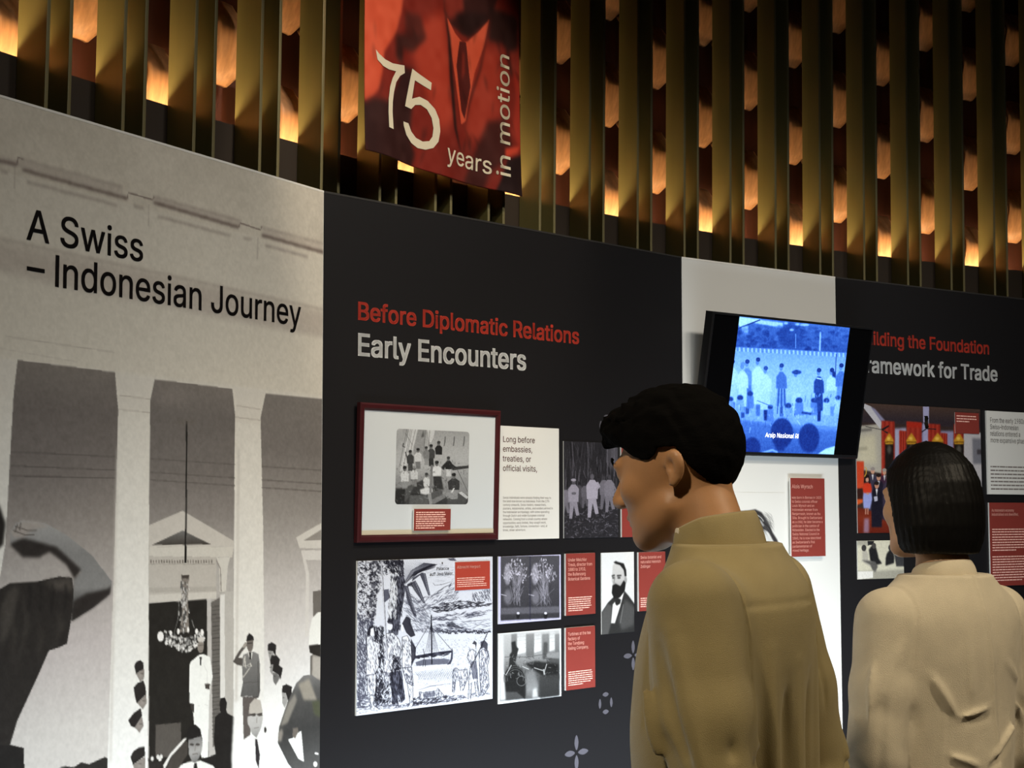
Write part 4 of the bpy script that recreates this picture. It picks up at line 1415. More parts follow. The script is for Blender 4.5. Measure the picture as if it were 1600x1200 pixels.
def paint_turbines(A):
    A.crop(772, 860, 4.8)
    A.a[:] = (226, 230, 234)
    A.g([(620, 186), (760, 160), (860, 110), (940, 84), (1120, 66)], [(45, 632), (490, 598), (490, 1086), (45, 1130)], 3)
    A.g([(620, 208), (900, 216), (1120, 196)], [(45, 632), (72, 632), (74, 900), (88, 1122), (45, 1128)], 5)
    for x0, x1 in ((172, 240), (300, 352), (416, 456)):
        A.g([(620, 196), (780, 236)], [(x0, 640 - x0 * .08), (x1, 640 - x1 * .08), (x1, 770 - (x1 - 172) * .1), (x0, 780 - (x0 - 172) * .1)], 1.5)
        for i in range(4):
            A.l(150, 2.5, [(x0, 665 + i * 28 - x0 * .08), (x1, 663 + i * 28 - x1 * .08)], 0, .6)
    for x0, x1 in ((130, 172), (240, 300), (360, 412), (456, 490)):
        A.g([(620, 130), (800, 96)], [(x0, 630), (x1, 625), (x1, 800), (x0, 810)], 3, .9)
    r = A.rng
    A.p(44, [(130, 690), (160, 680), (166, 720), (186, 740), (176, 770), (160, 850), (180, 870), (110, 880), (118, 780), (136, 760)], 2)
    A.p(78, [(372, 690), (400, 690), (402, 810), (366, 820)], 2)
    A.p(70, [(390, 770), (490, 756), (490, 900), (400, 900)], 4, .9)
    A.p(140, [(392, 770), (490, 758), (490, 812), (394, 806)], 3, .9)
    A.l(66, 5, [(80, 800), (250, 800), (400, 776)], 0, .7)
    A.p(36, [(78, 930), (100, 880), (150, 856), (210, 890), (236, 960), (240, 1050), (232, 1114), (170, 1060), (90, 1060)], 2)
    A.p(30, [(230, 850), (310, 830), (480, 850), (490, 960), (400, 960), (300, 900)], 5, .9)
    for rr_ in (60, 74, 88):
        t = np.linspace(PI * .9, PI * 2.1, 20)
        A.l(96, 4, np.stack([160 + rr_ * np.cos(t), 960 + rr_ * 1.1 * np.sin(t)], 1), 0, .9)
    t = np.linspace(0, 2 * PI, 24)
    A.l(120, 4, np.stack([205 + 34 * np.cos(t), 978 + 36 * np.sin(t)], 1), 0, .8)
    A.l(190, 6, [(60, 905), (90, 935), (130, 860)], 1, .9)
    A.l(176, 7, [(300, 880), (380, 905), (395, 850)], 1, .9)
    A.l(170, 12, [(372, 890), (378, 934)], 1, .9)
    A.l(200, 5, [(212, 870), (262, 892)], 0, .9)
    for i in range(130):
        x, y = r.uniform(90, 488), r.uniform(780, 980)
        A.l(r.choice([26, 50, 140, 180]), r.uniform(2, 4), [(x, y), (x + r.normal() * 14, y + r.normal() * 12)], 0, .6)
    A.g([(960, 130), (1040, 150), (1120, 84)], [(240, 920), (300, 900), (330, 1000), (330, 1110), (240, 1118)], 10, .8)
    A.p(206, [(292, 1040), (318, 1030), (330, 1100), (286, 1104)], 6, .8)
    A.g([(960, 56), (1110, 44)], [(340, 940), (490, 930), (490, 1086), (345, 1108)], 6, .9)
    A.grain(7, 1.3)
    A.tint(.99, 1.0, 1.01)

picture('photo_board', 'tea factory turbine photograph board with white border, below the garden plant photograph', 'photograph', P2,
        ((778.7, 989.6), (876.6, 982.3), (877, 1087.5), (778.7, 1100.5)), 0.0013, 200, paint_turbines, m_photo, th=0.003)

red_card('red caption card beside the garden plant photograph, with a five line heading', P2,
         ((881.4 + 3, 865.2), (930, 863.8), (930.3, 958.5), (881.4 + 3, 962.5)),
         ['Under Melchior', 'Treub, director from', '1880 to 1910,', 'the Buitenzorg', 'Botanical Gardens'], (887.6, 877.4), 872.6, 7.45, (1, 925), (887.8, 925, 935.2, 3.35, 7), th=0.007, seed=2)
red_card('red caption card beside the tea factory turbine photograph', P2,
         ((881.4 + 3, 981.2), (930, 977.7), (930, 1073), (881.5 + 3, 1079.5)),
         ['Turbines at the tea', 'factory of', 'the Tandjong', 'Keling Company,'], (887.6, 993.4), 988.6, 7.4, (0, 922.6), (887.8, 926, 1051.5, 3.35, 7), th=0.007, seed=5)
red_card('red caption card beside the bearded portrait, partly hidden by the man\u2019s shoulder', P2,
         ((995.3 + 3, 863), (1039.6, 861.9), (1040, 952), (995.3 + 3, 955.5)),
         ['Swiss botanist and', 'naturalist Heinrich', 'Zollinger'], (1000.8, 873.2), 868.8, 7.1, (0, 1033), (1000.8, 1030, 936, 3.2, 5), th=0.007, seed=7)

def paint_portrait(A):
    A.crop(870, 680, 3.75)
    A.a[:] = (218, 221, 224)
    A.g([(690, 222), (900, 206), (1150, 176)], [(400, 690), (456, 690), (456, 1160), (400, 1100)], 16, .8)
    A.p(44, [(262, 1040), (300, 980), (330, 950), (390, 905), (420, 940), (456, 990), (456, 1170), (262, 1170)], 1.5)
    A.p(88, [(262, 1040), (300, 985), (322, 1000), (318, 1100), (300, 1170), (262, 1170)], 4, .8)
    A.p(84, [(400, 960), (456, 1010), (450, 1110), (380, 1140), (360, 1080)], 8, .7)
    A.p(222, [(328, 990), (372, 940), (395, 915), (372, 1000), (340, 1100), (318, 1100)], 1)
    A.p(36, [(340, 970), (356, 952), (376, 962), (372, 985), (352, 998), (344, 990)], 1)
    A.g([(750, 196), (840, 186), (960, 120)], [(328, 760), (352, 745), (392, 760), (404, 820), (398, 880), (370, 930), (335, 910), (322, 850)], 1.5)
    A.p(30, [(332, 746), (346, 738), (360, 744), (392, 752), (406, 790), (408, 826), (398, 830), (392, 790), (370, 762), (345, 754)], 1)
    A.e(150, 403, 848, 8, 20, 1)
    A.p(28, [(326, 880), (345, 870), (372, 884), (392, 850), (404, 866), (398, 910), (370, 950), (336, 958), (322, 925)], 1.5)
    A.l(40, 8, [(322, 826), (340, 820)], 1)
    A.l(40, 8, [(352, 824), (378, 822)], 1)
    A.e(52, 332, 836, 8, 5, 1)
    A.e(52, 364, 836, 10, 5, 1)
    A.l(120, 5, [(340, 830), (334, 866), (346, 868)], 1)
    A.l(130, 3, [(390, 990), (372, 1100)], 0, .8)
    A.grain(6, 1.3)

picture('portrait_board', 'black and white portrait board of a bearded person in a dark suit', 'portrait', P2,
        ((939.9, 863.5), (990.5, 862.7), (991, 987.5), (939.9, 991)), 0.0012, 220, paint_portrait, m_print, th=0.003)

# ------------------------------------------------------------------ panel three
def paint_head(A):
    A.crop(1160, 730, 7.06)
    A.a[:] = (222, 222, 218)
    r = A.rng
    A.p((196, 198, 196), [(60, 660), (160, 680), (230, 690), (300, 770), (380, 900), (420, 1100), (380, 1400), (200, 1700), (-200, 1700), (-400, 1200), (-300, 800)], 14)
    A.p((214, 216, 214), [(100, 700), (220, 700), (280, 800), (330, 900), (100, 900)], 16)
    A.p((52, 50, 52), [(70, 480), (140, 466), (210, 500), (262, 570), (300, 650), (330, 720), (380, 800), (408, 880), (420, 920), (390, 890), (330, 800), (290, 720), (240, 690), (150, 680), (120, 620), (60, 600), (-300, 700), (-340, 900), (-380, 700), (-200, 500)], 3)
    for i in range(160):
        x, y = r.uniform(60, 300), r.uniform(480, 690)
        A.l(r.choice([20, 30, 110, 180]), 5, [(x, y), (x + 40, y + 30), (x + 66, y + 84)], 0, .35, True)
    A.l((200, 203, 203), 20, [(90, 545), (150, 560), (200, 600), (232, 650)], 3, .8)
    A.l((206, 208, 207), 9, [(150, 520), (205, 560), (232, 600)], 2, .8)
    for x in (-180, 60):
        A.e((60, 58, 58), x, 960, 60, 22, 4)
        A.l((50, 48, 50), 20, [(x - 80, 900), (x, 880), (x + 80, 905)], 4)
    A.l((140, 138, 136), 16, [(-60, 960), (-90, 1180), (-30, 1190)], 4)
    A.l((90, 86, 86), 18, [(-140, 1320), (20, 1320)], 5)
    A.p((60, 58, 60), [(-420, 1750), (-200, 1600), (220, 1600), (460, 1750)], 6)

u0, v0 = P3.uv(1128, 960)
u1, v1 = P3.uv(1226, 770)
A = Art(P3, (u0, u1, v0, v1), 0.0018, 222, seed=8)
paint_head(A)
A.build('portrait_print', m_print, pan3, 0.0009)

wy, QW = board('caption_card', 'red caption card with a long text on the white panel under the television', 'caption card', P3,
          rect4(P3, (1235, 747), (1288.6, 747.4), (1289.6, 867.7), (1237, 871.2), 0.015), m_red, None, 0.006, 0.009)[:2]
L = Letters(QW, 0.006)
L.fit('Alois Wyrsch', (1237.3, 762.7), (1269.5, 762.7), 757.0, bold=0.008, res=2)
L.build('heading_lettering', m_ink_pink, wy, 0.0064)
L = Letters(QW, 0.006)
L.lines(['was born in Borneo in 1825', 'to Swiss colonial officer', 'Louis Wyrsch and an', 'Indonesian woman from', 'Banjarmasin, known as Ibu', 'Silla. Brought to Switzerland', 'as a child, he later became a',
         'politician in the canton of', 'Nidwalden. Elected to the', 'Swiss National Council in', '1860, he is now described', 'as Switzerland\u2019s first', 'parliamentarian of', 'mixed heritage.'],
        (1237.4, 779.2), 775.2, 6.36, fitw=(5, 1284), bold=0.006, res=1)
L.build('body_lettering', m_ink_pink, wy, 0.0064)
box('standoff', 0.02, QW.uv(1280, 800, .006)[0], 0.02, QW.uv(1250, 755, .006)[1], -0.0088, 0.0002, m_foam, wy)

# television on a wall bracket, tipped forward
TAU, PHI = math.radians(10.0), math.radians(54.5)
_x = Vector((math.sin(PHI), math.cos(PHI), 0))
_nh = Vector((_x.y, -_x.x, 0))
_y = Vector((0, 0, 1)) * math.cos(TAU) + _nh * math.sin(TAU)
_n = _x.cross(_y)
D_TV = 3.53
PT = Plane(Vector((0, 0, CAM_Z)) - _n * D_TV, _x, _y)
tu0, tu1, tv0, tv1 = rect4(PT, (1113.5, 486.7), (1366, 512.3), (1340.8, 717.5), (1089.5, 709.5), 0)
tv = thing('television', 'black wall television showing a blue tinted archive film, tilted forward on the white panel', 'television', PT.at(tu0, tv0, 0))
QT = Plane(tv.matrix_world.translation, PT.x, PT.y)
tw, th_ = tu1 - tu0, tv1 - tv0
m_tvb = mat('television_black_plastic', rgb(26, 26, 28), 0.35)
m_tvs = mat('television_screen_glass', rgb(9, 9, 11), 0.12, spec=0.5)
m_br = mat('bracket_steel', rgb(40, 40, 42), 0.4, metal=0.6)
bz = 0.0075
vs, fs = [], []
O = [(0, 0), (tw, 0), (tw, th_), (0, th_)]
I = [(bz, bz * 1.7), (tw - bz, bz * 1.7), (tw - bz, th_ - bz), (bz, th_ - bz)]
prof = [(0, -0.035), (0, -0.003), (0.3, 0), (1, 0), (1, -0.004)]
for c in range(4):
    for q, w in prof:
        vs.append((O[c][0] * (1 - q) + I[c][0] * q, O[c][1] * (1 - q) + I[c][1] * q, w))
n = len(prof)
for c in range(4):
    d = (c + 1) % 4
    for j in range(n - 1):
        fs.append((c * n + j, d * n + j, d * n + j + 1, c * n + j + 1))
mesh('bezel', vs, fs, m_tvb, tv)
box('back_case', 0.002, tw - .002, .002, th_ - .002, -0.036, -0.006, m_tvb, tv, bev=.004)
box('screen_glass', bz * .8, tw - bz * .8, bz * 1.5, th_ - bz * .8, -0.0058, -0.0035, m_tvs, tv)

def paint_film(A):
    A.crop(1090, 480, 4.8)
    A.a[:] = 150
    A.g([(70, 120), (300, 88)], [(200, 40), (1200, 100), (1200, 380), (200, 320)])
    A.p(232, [(290, 70), (480, 92), (290, 160)], 2)
    A.p(218, [(470, 96), (640, 118), (640, 156), (420, 120)], 3)
    A.l(50, 8, [(290, 166), (470, 96)], 1)
    A.p(190, [(330, 150), (380, 140), (380, 210), (335, 205)], 2)
    A.p(96, [(290, 190), (640, 210), (640, 300), (280, 300)], 6, .8)
    r = A.rng
    for i in range(170):
        x, y = r.uniform(280, 1130), r.uniform(150, 320)
        A.e(r.choice([46, 60, 84, 112, 130]), x, y, r.uniform(10, 34), r.uniform(8, 22), 4, .5)
    A.p(60, [(600, 200), (660, 120), (700, 110), (780, 170), (800, 300), (620, 300)], 10, .6)
    for x, y in ((662, 122), (705, 172), (748, 130), (800, 134)):
        A.e(236, x, y, 16 if x < 780 else 36, 9, 4, .8)
    A.l(150, 7, [(735, 200), (735, 310)], 1)
    A.l(205, 12, [(920, 186), (915, 330)], 2)
    A.g([(310, 168), (480, 196), (640, 206), (840, 176)], [(260, 300), (620, 316), (1120, 344), (1100, 900), (200, 840)], 2)
    for i in range(56):
        x = 270 + i * 15.5
        A.l(228 if i % 2 else 128, 6, [(x, 300 + (x - 270) * .055), (x, 330 + (x - 270) * .055)], 1)
    A.l(60, 6, [(1038, 350), (1030, 560), (1010, 780)], 1)
    A.g([(820, 126), (960, 112), (1100, 92)], [(200, 760), (340, 850), (700, 900), (1100, 930), (1060, 1110), (200, 1100)], 10)
    def person(x, y, h, body, skirt, head=66, leg=80, w=1.0):
        A.p(leg, [(x - 14 * w, y + h * .7), (x + 18 * w, y + h * .7), (x + 14 * w, y + h), (x - 12 * w, y + h)], 2)
        A.p(skirt, [(x - 30 * w, y + h * .42), (x + 30 * w, y + h * .42), (x + 38 * w, y + h * .8), (x - 38 * w, y + h * .8)], 2)
        A.p(body, [(x - 12 * w, y + h * .14), (x + 12 * w, y + h * .14), (x + 40 * w, y + h * .24), (x + 44 * w, y + h * .46), (x - 42 * w, y + h * .46), (x - 40 * w, y + h * .24)], 2)
        A.e(150, x - 3, y + h * .06, 14, 24, 1)
        A.e(head, x + 2, y + h * .02, 17, 17, 1)
    person(262, 400, 390, 226, 214)
    person(372, 400, 400, 150, 120)
    person(338, 420, 410, 230, 222, 150)
    person(452, 385, 430, 232, 226, 60, 120, 1.1)
    person(510, 450, 400, 228, 220, 86, 44, 1.05)
    person(628, 430, 390, 118, 126, 70, 90, .95)
    for i in range(6):
        A.l(80 if i % 2 else 176, 8, [(600 + i * 10, 610), (582 + i * 15, 800)], 1, .8)
    person(738, 480, 360, 206, 216, 56, 190, .95)
    A.e(70, 742, 488, 36, 16, 2)
    person(908, 465, 390, 70, 62, 56, 40, .9)
    A.l(226, 9, [(890, 532), (928, 540)])
    person(1005, 465, 350, 226, 196, 50, 150, .95)
    A.p(48, [(1010, 470), (1034, 490), (1030, 530), (1008, 520)], 3)
    person(1075, 430, 360, 120, 150, 50)
    for x, y, s in ((250, 690, 1), (320, 680, 1.2), (395, 650, 1.1), (545, 750, 1), (680, 740, 1.2), (760, 700, 1.3), (870, 700, 1.1), (965, 700, 1.1), (1050, 680, 1)):
        A.e(60, x, y, 20 * s, 18 * s, 2)
        A.p(r.choice([130, 170, 206]), [(x - 22 * s, y + 16), (x + 22 * s, y + 16), (x + 28 * s, y + 110), (x - 28 * s, y + 110)], 3, .9)
    A.l(120, 6, [(445, 700), (560, 745)], 1)
    A.e(206, 826, 770, 34, 22, 3)
    A.l(60, 16, [(780, 790), (850, 800)], 2)
    for i in range(90):
        x, y = r.uniform(220, 1090), r.uniform(640, 900)
        A.l(r.choice([70, 120, 210, 235]), r.uniform(4, 10), [(x, y), (x + r.normal() * 10, y + r.uniform(10, 50))], 1, .4)
    for x, y, rx, ry in ((632, 940, 84, 110), (835, 980, 78, 110), (410, 1050, 62, 76)):
        A.e(46, x, y, rx, ry, 5, .95)
    A.p(42, [(560, 1000), (700, 1000), (640, 1080), (600, 1080)], 8, .9)
    A.p(232, [(900, 1100), (960, 1060), (1030, 1040), (1026, 1110)], 3)
    A.l(196, 16, [(480, 1096), (560, 1070), (600, 1090)], 4, .9)
    A.grain(12, 3)
    g = np.clip(A.a[:, :, 0] / 255, 0, 1)
    A.a = np.stack([255 * (.02 + .72 * g ** 1.6), 255 * (.06 + .92 * g ** 1.2), 255 * np.clip(.26 + 1.05 * g ** .8, 0, 1)], 2)

fr_ = rect4(QT, (1151.5, 493), (1327, 513.2), (1303, 713.5), (1134, 707.5), -0.0033)
A = Art(QT, fr_, 0.0014, 100, lift=-0.0033, seed=21)
paint_film(A)
A.build('film_picture', m_screen, tv, -0.0032)
L = Letters(QT, -0.003)
L.fit('Arsip Nasional RI', (1195.5, 683), (1247, 685.8), 675.9, bold=0.004, res=2)
m_sub = mat('subtitle_light', (1, 1, 1, 1), 0.5)
m_sub.node_tree.nodes['Principled BSDF'].inputs['Emission Color'].default_value = (0.9, 0.95, 1, 1)
m_sub.node_tree.nodes['Principled BSDF'].inputs['Emission Strength'].default_value = 0.9
L.build('subtitle_lettering', m_sub, tv, -0.0029)
# bracket arms back to the panel
bm = bmesh.new()
box_bm(tw * .36, tw * .40, th_ * .2, th_ * .8, -0.058, -0.036, bm=bm)
box_bm(tw * .60, tw * .64, th_ * .2, th_ * .8, -0.058, -0.036, bm=bm)
box_bm(tw * .34, tw * .66, th_ * .45, th_ * .55, -0.0772, -0.056, bm=bm)
bm_obj('wall_bracket', bm, m_br, tv)
# ------------------------------------------------------------------ panel four boards
def paint_ceremony(A):
    A.crop(1330, 620, 4)
    A.a[:] = (58, 46, 44)
    A.g([(40, (84, 64, 54)), (150, (52, 44, 50))], [(70, 30), (820, 70), (820, 200), (70, 160)])
    A.p((176, 170, 158), [(30, 185), (190, 170), (196, 480), (30, 450)], 3)
    A.p((206, 198, 170), [(40, 250), (150, 235), (160, 420), (40, 420)], 14, .8)
    A.p((120, 116, 110), [(30, 205), (130, 196), (130, 214), (30, 224)], 2)
    A.p((170, 168, 196), [(270, 200), (345, 195), (345, 640), (270, 640)], 4)
    A.p((150, 148, 186), [(440, 170), (485, 170), (485, 640), (440, 640)], 4)
    A.p((150, 146, 182), [(555, 215), (640, 215), (640, 640), (555, 640)], 5)
    A.p((190, 186, 190), [(700, 225), (822, 225), (822, 900), (700, 900)], 3)
    A.p((120, 120, 130), [(755, 260), (822, 262), (822, 420), (760, 420)], 4)
    A.p((70, 66, 72), [(785, 330), (812, 330), (812, 360), (785, 360)], 2)
    A.p((196, 194, 200), [(72, 40), (125, 62), (192, 160), (184, 205), (70, 60)], 1)
    A.p((140, 138, 168), [(120, 62), (150, 78), (212, 150), (190, 160)], 2)
    A.p((166, 164, 200), [(448, 62), (486, 62), (482, 300), (452, 300)], 1)
    for x0, x1, y0 in ((190, 272, 150), (346, 440, 156), (480, 556, 168), (640, 700, 170), (300, 346, 210), (556, 600, 225)):
        A.p((158, 50, 38), [(x0, y0), (x1, y0 + 6), (x1, 640), (x0, 640)], 1.5)
        n = 6
        for i in range(n):
            x = x0 + (x1 - x0) * (i + .5) / n
            A.l((128, 32, 24) if i % 2 else (184, 66, 48), 5, [(x, y0 + 6), (x - 2, 460)], 1, .7)
    A.p((172, 44, 30), [(346, 156), (440, 164), (440, 196), (346, 190)], 2)
    for x, w in ((238, 26), (376, 30), (540, 34), (672, 30)):
        A.p((32, 26, 24), [(x - w, 284), (x + w, 284), (x + w, 640), (x - w, 640)], 2)
        A.p((196, 142, 42), [(x - w * 1.1, 276), (x - w * .5, 246), (x, 226), (x + w * .5, 246), (x + w * 1.1, 276), (x + w * .9, 298), (x - w * .9, 298)], 1.5)
        A.e((236, 192, 84), x - 4, 262, w * .4, 11, 3)
        A.l((90, 56, 20), 5, [(x - w, 284), (x + w, 284)], 1)
        A.e((96, 92, 84), x, 330, w * .5, 26, 4, .8)
    A.p((36, 32, 34), [(185, 205), (235, 178), (238, 186), (200, 212), (232, 222), (226, 232)], 1)
    A.l((44, 40, 44), 4, [(90, 186), (186, 206)], 1)
    for q in ([(470, 200), (455, 160)], [(470, 200), (530, 204)], [(470, 200), (440, 222)]):
        A.l((36, 32, 38), 7, q, 1)
    A.p((200, 70, 40), [(32, 404), (80, 404), (80, 575), (32, 580)], 1.5)
    A.p((206, 88, 40), [(32, 600), (74, 596), (74, 660), (32, 680)], 3)
    A.p((54, 30, 26), [(32, 575), (76, 572), (76, 640), (32, 640)], 3)
    A.l((206, 160, 60), 5, [(86, 440), (96, 450), (94, 480), (84, 500)], 1)
    A.p((158, 150, 130), [(40, 318), (100, 312), (100, 334), (40, 340)], 2, .7)
    A.g([(680, (100, 38, 24)), (760, (122, 46, 28)), (860, (92, 30, 20))], [(30, 690), (90, 700), (500, 690), (822, 690), (822, 900), (30, 900)], 2)
    A.p((166, 156, 196), [(82, 760), (112, 760), (112, 850), (78, 850)], 5, .6)
    def man(x, y, s, suit, skin=(196, 150, 126), hair=(40, 30, 28)):
        A.p(suit, [(x - 22 * s, y + 34 * s), (x + 22 * s, y + 34 * s), (x + 34 * s, y + 60 * s), (x + 32 * s, y + 270 * s), (x - 32 * s, y + 270 * s), (x - 34 * s, y + 60 * s)], 1.5)
        A.p((206, 204, 210), [(x - 7 * s, y + 32 * s), (x + 7 * s, y + 32 * s), (x, y + 74 * s)], 1)
        A.e(skin, x, y + 10 * s, 13 * s, 20 * s, 1)
        A.e(hair, x, y - 4 * s, 15 * s, 12 * s, 1)
    man(135, 455, .95, (60, 56, 74), hair=(150, 140, 136))
    man(208, 462, .9, (66, 40, 60), hair=(156, 146, 140))
    man(172, 495, 1.0, (34, 30, 44), (190, 140, 116))
    man(232, 500, 1.0, (60, 52, 70), (196, 150, 126), (150, 140, 130))
    man(160, 545, 1.0, (28, 26, 38), (186, 134, 112))
    A.p((176, 176, 196), [(142, 625), (164, 620), (166, 650), (146, 655)], 1)
    A.p((150, 158, 216), [(78, 590), (126, 585), (132, 640), (118, 700), (78, 696), (74, 640)], 1.5)
    A.p((206, 60, 36), [(80, 540), (120, 535), (130, 575), (126, 600), (78, 602), (72, 575)], 1.5)
    A.e((196, 148, 128), 100, 512, 12, 20, 1)
    A.p((34, 22, 22), [(86, 500), (96, 486), (112, 490), (122, 540), (112, 545), (108, 505), (92, 510), (88, 540), (80, 536)], 1)
    A.e((190, 140, 120), 104, 605, 9, 6, 1)
    for x in (92, 106):
        A.l((176, 120, 100), 8, [(x, 696), (x - 2, 735)], 1)
    A.grain(7, 1.5)

m_photo4 = m_photo
cer, QCe = picture('photo_board', 'colour photograph board of a hall with red curtains, behind the woman\u2019s head', 'photograph', P4,
                   ((1338.5, 629.3), (1533.5, 640), (1533.5, 832), (1338.5, 832)), 0.0018, 60, paint_ceremony, m_photo, th=0.003)
rc = rect4(P4, (1492.5, 643.8), (1530, 646), (1529.5, 678), (1492.5, 677), 0.006)
cc, QK = board('caption_card', 'small red caption card on the upper right of the hall photograph', 'caption card', P4, rc, m_red, None, 0.0022, 0.0036)[:2]
fine_print(QK, cc, m_ink_pink, 1494.5, 1527, 650.5, 4.2, 3, 0.0026, 0.0022, hpx=1.6, seed=12)

def paint_meeting(A):
    A.crop(1330, 620, 4)
    A.a[:] = (206, 202, 182)
    A.p((120, 118, 112), [(30, 890), (110, 895), (106, 930), (30, 930)], 4, .5)
    A.p((40, 40, 42), [(102, 903), (142, 902), (142, 925), (104, 930)], 1)
    A.p((34, 34, 36), [(110, 955), (130, 930), (150, 928), (166, 985), (170, 1010), (192, 1042), (150, 1052), (120, 1030)], 1.5)
    A.e((70, 68, 66), 142, 932, 13, 18, 1)
    A.p((176, 172, 160), [(70, 960), (90, 950), (105, 980), (106, 1016), (120, 1030), (150, 1040), (140, 1090), (118, 1060), (70, 1030)], 1.5)
    A.e((60, 58, 58), 80, 946, 15, 20, 1)
    A.p((90, 88, 86), [(66, 1020), (150, 1030), (166, 1060), (150, 1098), (132, 1080), (120, 1050)], 3)
    A.p((36, 36, 38), [(222, 980), (240, 955), (258, 965), (268, 1000), (266, 1040), (214, 1056), (214, 1010)], 1.5)
    A.e((64, 62, 62), 242, 943, 12, 18, 1)
    A.p((60, 60, 62), [(258, 945), (330, 930), (330, 1060), (280, 1060), (268, 990)], 3)
    A.l((230, 228, 220), 5, [(288, 960), (300, 980)], 1)
    A.p((110, 108, 102), [(40, 1090), (330, 1080), (330, 1142), (40, 1142)], 5, .5)
    A.p((222, 220, 214), [(42, 1092), (136, 1088), (136, 1130), (42, 1140)], .6)
    A.grain(9, 1.6)

mt, QM = picture('photo_board', 'small black and white meeting photograph board left of the woman\u2019s collar', 'photograph', P4,
                 ((1339.5, 845), (1412, 844), (1412, 903.5), (1340, 905)), 0.0018, 190, paint_meeting, m_photo, th=0.003)

rc = rect4(P4, (1541.5, 641.7), (1652, 647.5), (1652, 772.5), (1543.5, 773))
w4, Q4 = board('text_card', 'white text card at the right edge of the view on the black panel', 'text card', P4, rc, m_white)[:2]
L = Letters(Q4, FB)
L.lines(['From the early 1980s,', 'Swiss\u2013Indonesian', 'relations entered a', 'more expansive phase'], (1547, 660), 652.3, 10.4, fitw=(1, 1591), bold=0.002)
L.build('heading_lettering', m_ink_gray, w4, FB + 0.0004)
fine_print(Q4, w4, m_ink_gray, 1547.5, 1640, 730, 5.8, 7, FB + 0.0004, FB, hpx=2.0, seed=15)

rc = rect4(P4, (1545.5, 785.2), (1652, 786), (1652, 912), (1548.5, 916))
r4, Q5 = board('text_card', 'tall red text card under the white text card at the right edge', 'text card', P4, rc, m_red)[:2]
L = Letters(Q5, FB)
L.lines(['As Indonesia\u2019s economy', 'industrialised and diversified,'], (1549.5, 799.4), 795.2, 6.3, fitw=(1, 1591), bold=0.01, res=2)
L.build('heading_lettering', m_ink_pink, r4, FB + 0.0004)
fine_print(Q5, r4, m_ink_pink, 1550, 1640, 828, 4.1, 9, FB + 0.0004, FB, hpx=1.7, seed=16, last=.4)
fine_print(Q5, r4, m_ink_pink, 1550.5, 1640, 871, 4.1, 10, FB + 0.0004, FB, hpx=1.7, seed=18, last=.5)
rc = rect4(P4, (1549, 945), (1652, 942), (1652, 1060), (1552, 1064))
r5, Q6 = board('text_card', 'second red text card low on the right black panel, behind the woman\u2019s shoulder', 'text card', P4, rc, m_red)[:2]

# ------------------------------------------------------------------ hanging banner in front of the fins
HB = CAM_Z + 0.875
def at_h(px, py, z):
    r = ray(px, py)
    return Vector((0, 0, CAM_Z)) + r * ((z - CAM_Z) / r.z)
_a, _b = at_h(565, 235, HB), at_h(809.5, 308, HB)
PB = Plane(_a, (_b - _a), (0, 0, 1))
BW = (_b - _a).length
BH = 3.86 - HB

